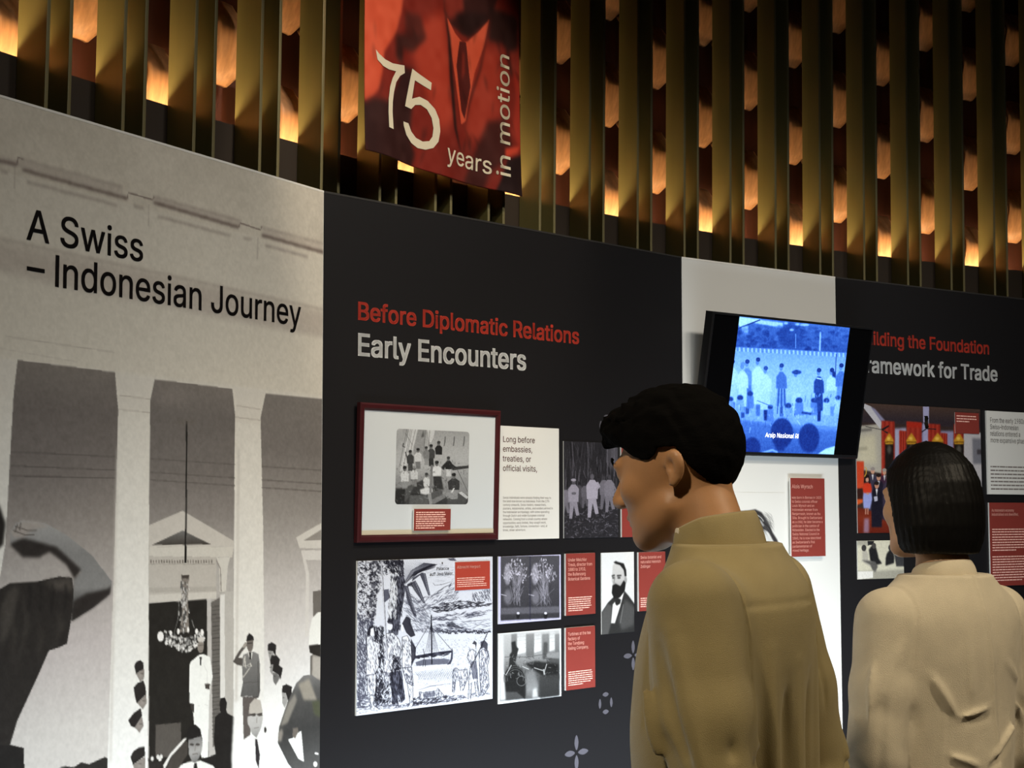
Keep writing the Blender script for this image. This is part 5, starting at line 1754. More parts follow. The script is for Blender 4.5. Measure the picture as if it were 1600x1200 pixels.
def paint_banner(A):
    A.crop(540, 0, 3.75)
    A.a[:] = (208, 82, 54)
    A.p((222, 92, 62), [(40, -900), (330, -900), (330, 60), (200, 420), (80, 600)], 20, .8)
    A.p((126, 38, 28), [(345, -60), (330, 60), (292, 190), (214, 300), (200, 420), (176, 520), (140, 565), (84, 600), (60, 900), (60, 1200), (1060, 1300), (1060, 0), (900, -40), (560, -60)], 7)
    A.p((182, 64, 44), [(420, 130), (560, 60), (600, 300), (640, 700), (560, 760), (430, 420), (380, 260)], 26, .9)
    A.p((172, 60, 42), [(800, 260), (900, 300), (900, 660), (780, 900), (720, 760), (740, 500)], 26, .8)
    A.p((112, 36, 28), [(640, 860), (840, 800), (900, 1000), (700, 1120), (560, 900)], 24, .8)
    A.p((52, 24, 22), [(96, 600), (150, 566), (236, 590), (300, 480), (330, 380), (400, 400), (396, 640), (384, 800), (420, 900), (390, 985), (240, 960), (96, 880)], 10)
    A.p((44, 22, 20), [(290, 200), (360, 190), (470, 210), (400, 300), (340, 280), (330, 380), (290, 330)], 10, .8)
    A.p((70, 28, 24), [(350, 60), (440, 90), (470, 220), (400, 270), (352, 200)], 12, .8)
    A.p((58, 26, 24), [(560, -60), (905, -60), (850, 110), (740, 212), (688, 196), (600, 130), (566, 60)], 5)
    A.p((150, 50, 38), [(566, -60), (690, -60), (700, 60), (650, 90), (600, 120), (566, 50)], 10, .8)
    A.p((38, 20, 20), [(640, 80), (760, 60), (850, 90), (745, 200), (690, 180)], 12, .8)
    A.p((214, 88, 60), [(586, 100), (640, 190), (690, 240), (726, 236), (790, 180), (846, 108), (820, 260), (770, 420), (720, 700), (690, 720), (640, 430), (606, 250)], 2)
    A.p((86, 30, 26), [(672, 236), (716, 240), (722, 280), (748, 500), (712, 690), (690, 640), (652, 380), (664, 290)], 3)
    A.p((140, 46, 34), [(690, 300), (706, 300), (712, 420), (690, 460)], 5, .8)
    A.l((36, 18, 18), 22, [(572, 70), (600, 220), (620, 480), (650, 740), (690, 880)], 5, .9, True)
    A.l((60, 24, 22), 12, [(846, 120), (800, 400), (740, 600), (715, 740)], 4, .8, True)
    A.p((40, 22, 20), [(850, 40), (990, 90), (1010, 120), (1000, 420), (960, 450), (930, 260), (840, 230)], 12, .9)
    A.p((180, 56, 40), [(950, 300), (1060, 270), (1060, 850), (1000, 860), (960, 760), (990, 560)], 10, .7)
    A.p((44, 22, 20), [(840, 700), (930, 700), (960, 860), (900, 960), (850, 1000), (800, 1180), (700, 1100)], 14, .7)
    A.p((36, 20, 20), [(930, 930), (1060, 890), (1060, 1300), (840, 1200), (900, 1040)], 8)
    A.p((200, 66, 44), [(920, 866), (1012, 850), (990, 890), (920, 920)], 4)
    A.p((196, 64, 44), [(385, 965), (414, 1032), (375, 1010)], 2)
    r = A.rng
    for i in range(46):
        x, y = r.uniform(100, 1000), r.uniform(100, 1100)
        dx = r.normal() * 30
        A.l((40, 20, 18), r.uniform(8, 22), [(x, y), (x + dx * .5, y + 50), (x + dx * 1.1, y + 110)], 7, .30, True)
    A.grain(7, 8)

ban = thing('banner', 'orange red hanging banner with a suited figure and anniversary lettering, before the bronze fins', 'banner', PB.M)
A = Art(PB, (0, BW, 0, BH), 0.0036, (196, 66, 42), seed=31)
paint_banner(A)
m_cloth = attr_mat('banner_cloth', 0.7, 0.2)
cl = A.build('cloth', m_cloth, ban, 0.0)

def wave(u, v):
    return 0.006 * math.sin(u * 21 + v * 1.5) * (0.5 + 0.5 * math.cos(v * 2.2)) + 0.004 * math.sin(u * 9 + 1 - v * 3.1) + 0.010 * math.exp(-v * 7) * math.cos(u * 8.0)

def drape(o, lift=0.0):
    for v in o.data.vertices:
        v.co.z = v.co.z + wave(v.co.x, v.co.y) + lift
drape(cl)
sm = cl.modifiers.new('thickness', 'SOLIDIFY')
sm.thickness = 0.0012
sm.offset = -1
cl.data.polygons.foreach_set('use_smooth', [True] * len(cl.data.polygons))
def outline(pts, cuts=0):
    c = PB.uvs(np.asarray(pts, float) / 3.75 + np.array([540, 0]))
    bm = bmesh.new()
    vs = [bm.verts.new((x, y, 0)) for x, y in c]
    bm.faces.new(vs)
    bmesh.ops.triangulate(bm, faces=bm.faces[:])
    bmesh.ops.subdivide_edges(bm, edges=bm.edges[:], cuts=3, use_grid_fill=True)
    bmesh.ops.triangulate(bm, faces=bm.faces[:])
    return bm
m_cream = mat('banner_cream_ink', rgb(226, 216, 190), 0.7)
SEV = [(160, 293), (178, 318), (214, 352), (262, 374), (342, 384), (345, 428), (312, 446), (284, 484), (268, 540), (258, 600), (255, 660), (260, 760), (230, 748), (227, 660), (231, 580), (241, 515), (258, 462), (284, 420), (236, 410), (200, 390), (168, 352)]
FIV = [(392, 402), (500, 486), (497, 529), (408, 470), (392, 578), (436, 566), (480, 590), (522, 640), (546, 700), (554, 770), (546, 830), (520, 866), (478, 876), (432, 866), (390, 836), (356, 790), (336, 735), (335, 712), (370, 722), (390, 770), (420, 806), (460, 828), (496, 826), (512, 800), (516, 750), (504, 690), (478, 640), (444, 614), (412, 614), (388, 638), (346, 622)]
bm = outline(SEV)
b2 = outline(FIV)
me2 = bpy.data.meshes.new('tmp')
b2.to_mesh(me2)
bm.from_mesh(me2)
b2.free()
bpy.data.meshes.remove(me2)
drape(bm_obj('numeral_lettering', bm, m_cream, ban), 0.0016)
L = Letters(PB)
L.fit('years', (700, 251.4), (768.2, 267.6), 223.5, bold=0.004, res=3)
drape(L.build('word_lettering', m_cream, ban, 0.0), 0.0016)
PR = Plane(PB.o, PB.y, -PB.x)
L = Letters(PR)
u, v = PR.uv(792, 277.4)
cap_ = PR.uv(774.2, 277.4)[1] - v
u1 = PR.uv(791.6, 88.5)[0]
xy = text_mesh('in motion', 0, 3)[0]
L.at('in motion', u, v, cap_, xs=(u1 - u) / ((xy[:, 0].max() - 0.05) * cap_ / CAP_EM), bold=0.004, res=3)
L.v = [np.stack([-a[:, 1], a[:, 0]], 1) for a in L.v]
drape(L.build('word_lettering', m_cream, ban, 0.0), 0.0016)
bm = bmesh.new()
bmesh.ops.create_cone(bm, cap_ends=True, segments=12, radius1=.012, radius2=.012, depth=BW + .06, matrix=Matrix.Translation((BW / 2, BH, 0)) @ Matrix.Rotation(PI / 2, 4, 'Y'))
for x in (.1, BW - .1):
    bmesh.ops.create_cone(bm, cap_ends=True, segments=8, radius1=.003, radius2=.003, depth=TOP - 3.86, matrix=Matrix.Translation((x, BH + (TOP - 3.86) / 2, 0)) @ Matrix.Rotation(PI / 2, 4, 'X'))
bm_obj('hanging_rod', bm, m_br, ban)
# ------------------------------------------------------------------ people
class Field:
    """a solid described by distances on a grid, turned into one closed skin"""
    def __init__(self, lo, hi, h):
        self.lo, self.h = np.array(lo, np.float32), h
        self.n = np.ceil((np.array(hi) - np.array(lo)) / h).astype(int) + 1
        self.f = np.full(self.n, 1.0, np.float32)
    def sub(self, lo, hi, pad):
        a = np.clip(np.floor((np.array(lo) - pad - self.lo) / self.h).astype(int), 0, self.n)
        b = np.clip(np.ceil((np.array(hi) + pad - self.lo) / self.h).astype(int) + 1, 0, self.n)
        s = tuple(slice(x, y) for x, y in zip(a, b))
        ax = [(np.arange(x, y, dtype=np.float32) * self.h + l) for x, y, l in zip(a, b, self.lo)]
        return s, ax[0][:, None, None], ax[1][None, :, None], ax[2][None, None, :]
    def add(self, s, d, k):
        f = self.f[s]
        if k <= 0:
            self.f[s] = np.minimum(f, d)
            return
        t = np.clip(.5 + .5 * (f - d) / k, 0, 1)
        self.f[s] = f * (1 - t) + d * t - k * t * (1 - t)
    def cut(self, s, d, k):
        f = self.f[s]
        t = np.clip(.5 - .5 * (f + d) / k, 0, 1)
        self.f[s] = f * (1 - t) - d * t + k * t * (1 - t)
    def ell(self, c, r, k=0.02, T=None, cut=False):
        """ellipsoid; T = (origin, rotation) of a turned frame such as the head's"""
        c, r = np.array(c, float), np.array(r, float)
        if T is None:
            s, X, Y, Z = self.sub(c - r, c + r, 3 * k + .01)
            p = (X - c[0], Y - c[1], Z - c[2])
        else:
            o, R = T
            w = R @ c + o
            m = r.max()
            s, X, Y, Z = self.sub(w - m, w + m, 3 * k + .01)
            X, Y, Z = X - w[0], Y - w[1], Z - w[2]
            p = tuple(R[0, i] * X + R[1, i] * Y + R[2, i] * Z for i in range(3))
        k0 = np.sqrt(sum((q / a) ** 2 for q, a in zip(p, r)))
        k1 = np.sqrt(sum((q / (a * a)) ** 2 for q, a in zip(p, r))) + 1e-6
        d = (k0 * (k0 - 1) / k1).astype(np.float32)
        (self.cut if cut else self.add)(s, d, k)
    def cap(self, a, b, ra, rb, k=0.02, T=None, cut=False):
        a, b = np.array(a, float), np.array(b, float)
        if T is not None:
            a, b = T[1] @ a + T[0], T[1] @ b + T[0]
        m = max(ra, rb)
        s, X, Y, Z = self.sub(np.minimum(a, b) - m, np.maximum(a, b) + m, 3 * k + .01)
        ab = b - a
        t = ((X - a[0]) * ab[0] + (Y - a[1]) * ab[1] + (Z - a[2]) * ab[2]) / max(ab @ ab, 1e-9)
        t = np.clip(t, 0, 1)
        d = np.sqrt((X - a[0] - t * ab[0]) ** 2 + (Y - a[1] - t * ab[1]) ** 2 + (Z - a[2] - t * ab[2]) ** 2) - (ra + (rb - ra) * t)
        (self.cut if cut else self.add)(s, d.astype(np.float32), k)
    def stack(self, rows, k=0.03, off=0.0, cx=0.0):
        """trunk or leg: rows of (z, half width, half depth, centre y[, centre x])"""
        q = np.array([list(r) + [cx] * (5 - len(r)) for r in rows], float)
        m = q[:, 1:3].max() + off
        s, X, Y, Z = self.sub((q[:, 4].min() - m, q[:, 3].min() - m, q[0, 0]), (q[:, 4].max() + m, q[:, 3].max() + m, q[-1, 0]), 3 * k)
        z = Z.ravel()
        nk = max(1, int(0.022 / self.h))
        def ip(i):
            v = np.interp(z, q[:, 0], q[:, i])
            for _ in range(2):
                v = np.convolve(np.pad(v, nk, mode='edge'), np.ones(2 * nk + 1) / (2 * nk + 1), mode='valid')
            return v[None, None, :].astype(np.float32)
        a, b, cy, cxx = ip(1) + off, ip(2) + off, ip(3), ip(4)
        rr = np.sqrt(((X - cxx) / a) ** 2 + ((Y - cy) / b) ** 2)
        d = (rr - 1) * np.minimum(a, b)
        d = np.maximum(d, np.maximum(q[0, 0] - Z, Z - q[-1, 0]))
        self.add(s, d.astype(np.float32), k)
    def grid(self):
        ax = [np.arange(n, dtype=np.float32) * self.h + l for n, l in zip(self.n, self.lo)]
        return ax[0][:, None, None], ax[1][None, :, None], ax[2][None, None, :]
    def skin(self, name, m, parent):
        f = self.f
        ins = f < 0
        c = np.zeros(tuple(n - 1 for n in self.n), np.int8)
        for dx in (0, 1):
            for dy in (0, 1):
                for dz in (0, 1):
                    c += ins[dx:f.shape[0] - 1 + dx, dy:f.shape[1] - 1 + dy, dz:f.shape[2] - 1 + dz]
        act = np.argwhere((c > 0) & (c < 8))
        idx = np.full(c.shape, -1, np.int64)
        idx[act[:, 0], act[:, 1], act[:, 2]] = np.arange(len(act))
        acc = np.zeros((len(act), 3))
        cnt = np.zeros(len(act))
        corners = [(x, y, z) for x in (0, 1) for y in (0, 1) for z in (0, 1)]
        for i, p in enumerate(corners):
            for q in corners[i + 1:]:
                if sum(abs(a - b) for a, b in zip(p, q)) != 1:
                    continue
                fa = f[act[:, 0] + p[0], act[:, 1] + p[1], act[:, 2] + p[2]]
                fb = f[act[:, 0] + q[0], act[:, 1] + q[1], act[:, 2] + q[2]]
                x = (fa < 0) != (fb < 0)
                t = np.where(x, fa / np.where(x, fa - fb, 1), 0)
                pos = np.array(p) + t[:, None] * (np.array(q) - np.array(p))
                acc[x] += pos[x]
                cnt[x] += 1
        V = (act + acc / cnt[:, None]) * self.h + self.lo
        F = []
        for ax in range(3):
            u, w = (ax + 1) % 3, (ax + 2) % 3
            sa = [slice(None)] * 3
            sb = [slice(None)] * 3
            sa[ax], sb[ax] = slice(0, -1), slice(1, None)
            A_, B_ = ins[tuple(sa)], ins[tuple(sb)]
            e = np.argwhere(A_ != B_)
            e = e[(e[:, u] > 0) & (e[:, w] > 0) & (e[:, u] < self.n[u] - 1) & (e[:, w] < self.n[w] - 1)]
            flip = A_[e[:, 0], e[:, 1], e[:, 2]]
            def at(du, dw):
                g = e.copy()
                g[:, u] -= du
                g[:, w] -= dw
                return idx[g[:, 0], g[:, 1], g[:, 2]]
            q = np.stack([at(0, 0), at(1, 0), at(1, 1), at(0, 1)], 1)
            q[~flip] = q[~flip][:, ::-1]
            F.append(q)
        F = np.vstack(F)
        F = F[(F >= 0).all(1)]
        me = bpy.data.meshes.new(name)
        me.vertices.add(len(V))
        me.vertices.foreach_set('co', V.astype(np.float32).ravel())
        me.loops.add(len(F) * 4)
        me.loops.foreach_set('vertex_index', F.ravel().astype(np.int32))
        me.polygons.add(len(F))
        me.polygons.foreach_set('loop_start', np.arange(0, len(F) * 4, 4, dtype=np.int32))
        me.update()
        me.validate()
        me.polygons.foreach_set('use_smooth', [True] * len(me.polygons))
        return link(name, me, m, parent)

def rot(yaw, pitch=0.0, roll=0.0):
    return np.array(Matrix.Rotation(yaw, 3, 'Z') @ Matrix.Rotation(pitch, 3, 'X') @ Matrix.Rotation(roll, 3, 'Y'))

def head_solid(B, T, s, neck_to, nr=0.056, female=False):
    """face looks along +y of the head frame; s scales an average head"""
    E = lambda c, r, k=.02, cut=False: B.ell(np.array(c) * s, np.array(r) * s, k, T, cut)
    C = lambda a, b, ra, rb, k=.02, cut=False: B.cap(np.array(a) * s, np.array(b) * s, ra * s, rb * s, k, T, cut)
    E((0, -.018, .032), (.077, .099, .088))
    E((0, .030, -.020), (.066, .066, .080), .03)
    E((0, .030, -.072), (.054 if female else .058, .058, .040), .03)
    E((0, .074, -.104), (.022, .018, .016), .025)
    for x in (-1, 1):
        E((x * .046, .056, -.022), (.022, .024, .020), .02)
        C((x * .056, -.005, -.062), (x * .030, .066, -.100), .016, .014, .025)
    E((0, .083, .026), (.050, .016, .012), .015)
    C((0, .092, .012), (0, .116, -.024), .008, .0115, .012)
    E((0, .112, -.031), (.013, .013, .010), .008)
    for x in (-1, 1):
        E((x * .012, .103, -.033), (.009, .011, .008), .006)
        E((x * .032, .098, .006), (.017, .012, .010), .008, True)
        E((x * .031, .078, .005), (.0125, .0125, .0125), .003)
        E((x * .031, .082, .012), (.016, .010, .0045), .005)
        if female:
            continue
        # ear: a leaning shell with a hollow
        E((x * .078, -.038, -.004), (.008, .017, .026), .006)
        E((x * .082, -.043, .004), (.007, .015, .019), .005)
        E((x * .087, -.033, -.003), (.008, .008, .014), .004, True)
        E((x * .079, -.031, -.028), (.006, .008, .009), .005)
    E((0, .093, -.060), (.024, .011, .0065), .006)
    E((0, .090, -.072), (.021, .011, .0075), .006)
    C((-.022, .098, -.0655), (.022, .098, -.0655), .0022, .0022, .003, True)
    B.cap(T[1] @ (np.array((0, -.030, -.05)) * s) + T[0], neck_to, nr, nr, .018)

def hand_solid(B, w, d, up, side, s=1.0):
    """palm, four bent fingers and a thumb; w wrist, d pointing direction, side = thumb side"""
    w, d, up, side = (np.array(q, float) for q in (w, d, up, side))
    P = lambda a, b, c: w + (d * a + side * b + up * c) * s
    B.cap(P(0, 0, 0), P(.03, 0, 0), .024, .026, .01)
    for i, b in enumerate((.030, .010, -.010, -.028)):
        B.cap(P(.02, b * .6, 0), P(.085, b, -.002), .013, .011, .008)
        L = (.040, .046, .042, .032)[i]
        B.cap(P(.085, b, -.002), P(.085 + L * .8, b, -.014), .0095, .0085, .003)
        B.cap(P(.085 + L * .8, b, -.014), P(.085 + L * 1.2, b * .95, -.040), .0085, .0075, .003)
    B.cap(P(.015, .022, -.004), P(.055, .050, -.014), .015, .011, .008)
    B.cap(P(.055, .050, -.014), P(.085, .052, -.026), .0105, .0085, .004)

def waves(X, Y, Z, seeds, amp):
    """soft cloth folds: a few crossing waves"""
    r = random.Random(seeds)
    out = 0
    for i in range(7):
        kx, ky, kz = r.uniform(-22, 22), r.uniform(-22, 22), r.uniform(-13, 13)
        out = out + np.sin(kx * X + ky * Y + kz * Z + r.uniform(0, 6.3) + 1.6 * np.sin(9 * Z + r.uniform(0, 6)))
    return out * (amp / 7 * 2)

def fold(F, a, b, w, amp):
    """one crease: a rounded ridge (amp > 0) or valley along the line a-b"""
    a, b = np.array(a, float), np.array(b, float)
    s, X, Y, Z = F.sub(np.minimum(a, b), np.maximum(a, b), w * 3)
    ab = b - a
    t = np.clip(((X - a[0]) * ab[0] + (Y - a[1]) * ab[1] + (Z - a[2]) * ab[2]) / (ab @ ab), 0, 1)
    d2 = (X - a[0] - t * ab[0]) ** 2 + (Y - a[1] - t * ab[1]) ** 2 + (Z - a[2] - t * ab[2]) ** 2
    F.f[s] -= (amp * np.exp(-d2 / (w * w)) * np.sin(np.clip(t, .02, .98) * PI) ** .5).astype(np.float32)

def skin_mat(name, c):
    m = mat(name, c, 0.48, spec=0.4, bump=0.08, bump_scale=500, var=0.05, var_scale=30)
    b = m.node_tree.nodes['Principled BSDF']
    b.inputs['Subsurface Weight'].default_value = 0.12
    b.inputs['Subsurface Radius'].default_value = (0.012, 0.005, 0.003)
    return m

def cloth_mat(name, c, weave, sheen=0.15, rough=0.7, bump=0.5):
    return mat(name, c, rough, spec=0.25, bump=bump, bump_scale=weave, var=0.05, var_scale=25, sheen=sheen)

def band(name, pts_lo, pts_hi, th, m, parent):
    """a strip of cloth between two curves, with thickness towards the outside"""
    n = len(pts_lo)
    lo, hi = [Vector(p) for p in pts_lo], [Vector(p) for p in pts_hi]
    cen = sum(lo, Vector()) / n
    vs, fs = [], []
    for i in range(n):
        out = Vector((lo[i].x - cen.x, lo[i].y - cen.y, 0)).normalized()
        rows = []
        for t in (0, .33, .66, 1):
            rows.append(lo[i].lerp(hi[i], t) + out * 0.004 * math.sin(t * PI))
        for p in rows:
            vs.append(p + out * th)
        for p in reversed(rows):
            vs.append(p)
    R = 8
    for i in range(n - 1):
        for j in range(R):
            k = (j + 1) % R
            fs.append((i * R + j, (i + 1) * R + j, (i + 1) * R + k, i * R + k))
    fs += [tuple(range(R)), tuple(range((n - 1) * R, n * R))]
    o = mesh(name, vs, fs, m, parent, smooth=True)
    sub = o.modifiers.new('soft', 'SUBSURF')
    sub.levels = sub.render_levels = 1
    return o

def shoe(parent, x, y, m, L=.27):
    F = Field((x - .06, y - .10, -.01), (x + .06, y + L - .05, .13), .006)
    F.ell((x, y + L * .22, .034), (.044, L * .48, .034), .02)
    F.ell((x, y - .035, .06), (.036, .055, .058), .02)
    s, X, Y, Z = F.sub(F.lo, F.lo + F.n * F.h, 0)
    F.f[s] = np.maximum(F.f[s], (.001 - Z + 0 * X + 0 * Y).astype(np.float32)[:F.f.shape[0]])
    return F.skin('shoe', m, parent)

def legs(F, hip, hx, off, knee=.50, r=(.085, .062, .047)):
    for x in (-1, 1):
        F.stack([(.03, r[2], r[2], -.015, x * hx * .95), (.28, r[2] * 1.15, r[2] * 1.2, -.02, x * hx * .95), (knee, r[1], r[1], 0, x * hx), (hip, r[0], r[0] * 1.1, 0, x * hx * 1.02)], .03, off)

# ---- the man in the olive shirt -------------------------------------------
def build_man():
    th = math.radians(90 - 28)
    root = thing('person', 'person in an olive khaki shirt with short dark hair, looking down at the pictures', 'person',
                 Matrix.Translation((0.318, 2.27, 0)) @ Matrix.Rotation(th, 4, 'Z'))
    sk = skin_mat('tan_skin', rgb(176, 130, 90))
    hairm = mat('black_hair', rgb(10, 9, 8), 0.9, spec=0.03, bump=0.5, bump_scale=260, stretch=(1, .35, 1))
    shirt = cloth_mat('olive_cotton', rgb(150, 134, 90), 900, sheen=0.2, rough=0.62)
    trou = cloth_mat('dark_trouser_cloth', rgb(44, 42, 44), 700)
    S = 0.93
    HT = (np.array((0.012, 0.080, 1.534)), rot(math.radians(-6), math.radians(-13)))
    trunk = [(.84, .150, .105, -.005), (1.00, .142, .100, 0), (1.15, .158, .108, .0), (1.27, .172, .112, -.006), (1.345, .166, .100, -.016), (1.392, .126, .080, -.014), (1.425, .074, .064, -.004), (1.45, .054, .055, .004)]
    arms = {}
    for x in (-1, 1):
        sh = np.array((x * .172, -.018, 1.345))
        el = np.array((x * .212, -.075, 1.045))
        wr = np.array((x * .075, -.165, .965))
        arms[x] = (sh, el, wr)
    B = Field((-.30, -.26, -.01), (.30, .24, 1.70), .0045)
    head_solid(B, HT, S, (0, .004, 1.40), .053)
    B.stack(trunk[:-2], .03, -.020)
    for x, (sh, el, wr) in arms.items():
        B.cap(sh, el, .046, .038, .03)
        B.cap(el, wr, .036, .026, .015)
        hd = np.array((-x * .88, -.1, -.46))
        hand_solid(B, wr + np.array((0, -.012 * (x + 1), .03 * x)), hd / np.linalg.norm(hd), (0, -1, 0), (0, 0, 1))
    legs(B, .92, .085, 0)
    for x in (-1, 1):
        B.ell((x * .082, .045, .035), (.038, .10, .03), .02)
    B.skin('body', sk, root)

    # hair: short at the sides, long and tousled on top
    F = Field(HT[0] - .17, HT[0] + .17, .0032)
    R, o = HT[1], HT[0]
    X, Y, Z = F.grid()
    X, Y, Z = X - o[0], Y - o[1], Z - o[2]
    x, y, z = (R[0, i] * X + R[1, i] * Y + R[2, i] * Z for i in range(3))
    x, y, z = x / S, y / S, z / S
    def el(c, r):
        p = ((x - c[0]) / r[0], (y - c[1]) / r[1], (z - c[2]) / r[2])
        k0 = np.sqrt(p[0] ** 2 + p[1] ** 2 + p[2] ** 2)
        return (k0 - 1) * min(r)
    nz = (np.sin(70 * x + 40 * y + 9 * np.sin(30 * z)) * .35 + np.sin(110 * y - 60 * z + 6 * np.sin(40 * x)) * .35 + np.sin(150 * x + 90 * z + 5 * np.sin(60 * y)) * .3)
    nz2 = np.sin(190 * x + 60 * y + 5 * np.sin(70 * z)) * .5 + np.sin(170 * y - 150 * z + 4 * np.sin(90 * x)) * .5
    side = el((0, -.020, .030), (.0825, .1055, .094))
    top = el((0, .000, .066), (.081, .104, .074)) + nz * .003 + nz2 * .001
    quiff = el((0, .070, .086), (.058, .040, .030)) + nz * .004 + nz2 * .002
    def sm(a, b, k):
        t = np.clip(.5 + .5 * (a - b) / k, 0, 1)
        return a * (1 - t) + b * t - k * t * (1 - t)
    d = sm(sm(side, top, .02), quiff, .02) - .001 + nz * .001 + nz2 * .0006
    # hairline: fringe, temple, round the ear, down to the nape
    line = np.interp(y, [-.13, -.100, -.085, -.071, -.059, -.046, -.016, -.006, .020, .036, .060, .085, .13], [-.100, -.094, -.066, -.034, -.008, .028, .032, .022, .018, .030, .052, .062, .066])
    d = np.maximum(d, (line - z) * .8 + nz * .003)
    d = np.maximum(d, -(side + .020))
    F.f = (d * S).astype(np.float32)
    F.skin('hair', hairm, root)

    for sx in (-1, 1):                                   # eyebrows
        vs, fs = [], []
        n = 10
        for i in range(n + 1):
            t = i / n
            r_ = .0045 * math.sin(PI * (.12 + .84 * t))
            c = np.array((sx * (.014 + .042 * t), .104 - .024 * t ** 1.6, .030 + .008 * math.sin(PI * t * .8))) * S
            for j in range(6):
                an = 2 * PI * j / 6
                p = HT[1] @ (c + np.array((0, math.cos(an) * r_ * .5, math.sin(an) * r_))) + HT[0]
                vs.append(p)
        for i in range(n):
            for j in range(6):
                fs.append((i * 6 + j, (i + 1) * 6 + j, (i + 1) * 6 + (j + 1) % 6, i * 6 + (j + 1) % 6))
        mesh('eyebrow', vs, fs, hairm, root, smooth=True)

    # shirt
    G = Field((-.32, -.27, .80), (.32, .20, 1.45), .0042)
    G.stack([(z_, a * (1.10 if z_ < 1.2 else 1.03), b * (1.12 if z_ < 1.2 else 1.05), c) for z_, a, b, c in trunk[:-1]], .03, .008)
    for xx, (sh, el_, wr) in arms.items():
        G.cap(sh, sh + (el_ - sh) * .5, .066, .064, .035)
        G.cap(sh + (el_ - sh) * .5, el_, .064, .058, .02)
        G.cap(el_, wr, .056, .038, .015)
    X, Y, Z = G.grid()
    G.f += (waves(X, Y, Z, 5, .0035)).astype(np.float32)
    # long folds falling from the shoulder blades and along the left sleeve
    for a, b, w, amp in (((-.10, -.10, 1.28), (-.085, -.125, .90), .014, .010), ((-.03, -.12, 1.26), (-.02, -.125, .86), .014, .009), ((.05, -.12, 1.27), (.06, -.12, .88), .014, .010),
                         ((.11, -.10, 1.26), (.10, -.11, .9), .014, .009), ((-.065, -.11, 1.24), (-.055, -.13, .86), .012, -.008), ((.01, -.12, 1.24), (.02, -.13, .84), .012, -.008), ((.085, -.11, 1.24), (.085, -.12, .86), .012, -.007),
                         ((-.215, .055, 1.30), (-.255, -.005, 1.09), .016, .010), ((-.235, .018, 1.30), (-.262, -.048, 1.14), .013, -.011), ((-.235, -.015, 1.31), (-.268, -.07, 1.12), .015, .008),
                         ((-.245, .0, 1.18), (-.262, -.045, 1.10), .011, -.007), ((-.22, .06, 1.22), (-.25, .02, 1.02), .014, -.004), ((-.215, -.07, 1.26), (-.235, -.095, 1.14), .013, -.007),
                         ((-.20, -.085, 1.22), (-.195, -.125, 1.06), .014, -.005), ((-.175, -.11, 1.165), (-.25, -.085, 1.125), .009, .008), ((-.175, -.11, 1.145), (-.255, -.06, 1.08), .010, -.006),
                         ((-.18, -.11, 1.12), (-.258, -.05, 1.04), .010, .007), ((-.175, -.10, 1.17), (-.10, -.135, 1.12), .010, .006),
                         ((.24, -.09, 1.14), (.20, -.14, 1.08), .010, .008), ((.25, -.07, 1.08), (.18, -.16, 1.02), .010, .008), ((.245, -.10, 1.11), (.18, -.15, 1.05), .009, -.008)):
        fold(G, a, b, w * .85, amp * (1.3 if w < .0115 else 1.9))
    # yoke seam across the back and the armhole seams
    back = np.clip(-Y * 30, 0, 1) * np.clip((.155 - np.abs(X)) * 60, 0, 1)
    G.f += (.0014 * np.exp(-((Z - 1.345 + .12 * X * X) / .0042) ** 2) * back - .0003 * np.exp(-((Z - 1.337 + .12 * X * X) / .006) ** 2) * back).astype(np.float32)
    for xx in (-1, 1):
        q = (xx * X - .150) - .06 * (1.385 - Z)
        on = np.clip((Z - 1.16) * 40, 0, 1)
        G.f += (.0036 * np.exp(-(q / .0042) ** 2) * on).astype(np.float32)
    # neck opening
    G.cap((0, .004, 1.425), (.0, .016, 1.53), .050, .056, .006, cut=True)
    G.skin('shirt', shirt, root)
    # stand collar, open at the throat
    lo2, hi2 = [], []
    for i in range(33):
        t = math.radians(138 + 287 * i / 32)
        cx, cy = math.cos(t), math.sin(t)
        q = max(0.0, cy)
        lo2.append((.068 * cx, .002 + .068 * cy + .010 * q, 1.396 - .020 * (cy + 1) * .5 - .012 * q))
        hi2.append((.059 * cx, .014 + .058 * cy + .010 * q, 1.476 - .022 * (cy + 1) * .5 - .020 * q))
    band('collar', lo2, hi2, .004, shirt, root)
    t = math.radians(143)
    bm = bmesh.new()
    bmesh.ops.create_cone(bm, cap_ends=True, segments=16, radius1=.0055, radius2=.005, depth=.003, matrix=Matrix.Translation((.066 * math.cos(t), .012 + .066 * math.sin(t), 1.442)) @ Matrix.Rotation(t - PI / 2, 4, 'Z') @ Matrix.Rotation(PI / 2, 4, 'X'))
    bm_obj('button', bm, mat('pale_button', rgb(226, 214, 190), 0.3), root)
    T_ = Field((-.22, -.16, .0), (.22, .16, .95), .006)
    legs(T_, .92, .085, .016)
    T_.stack([(.80, .150, .112, -.005), (.93, .150, .108, -.003)], .05, .012)
    T_.skin('trousers', trou, root)
    ms = mat('black_shoe_leather', rgb(24, 22, 22), 0.3)
    for xx in (-1, 1):
        shoe(root, xx * .082, -.005, ms)
    return root

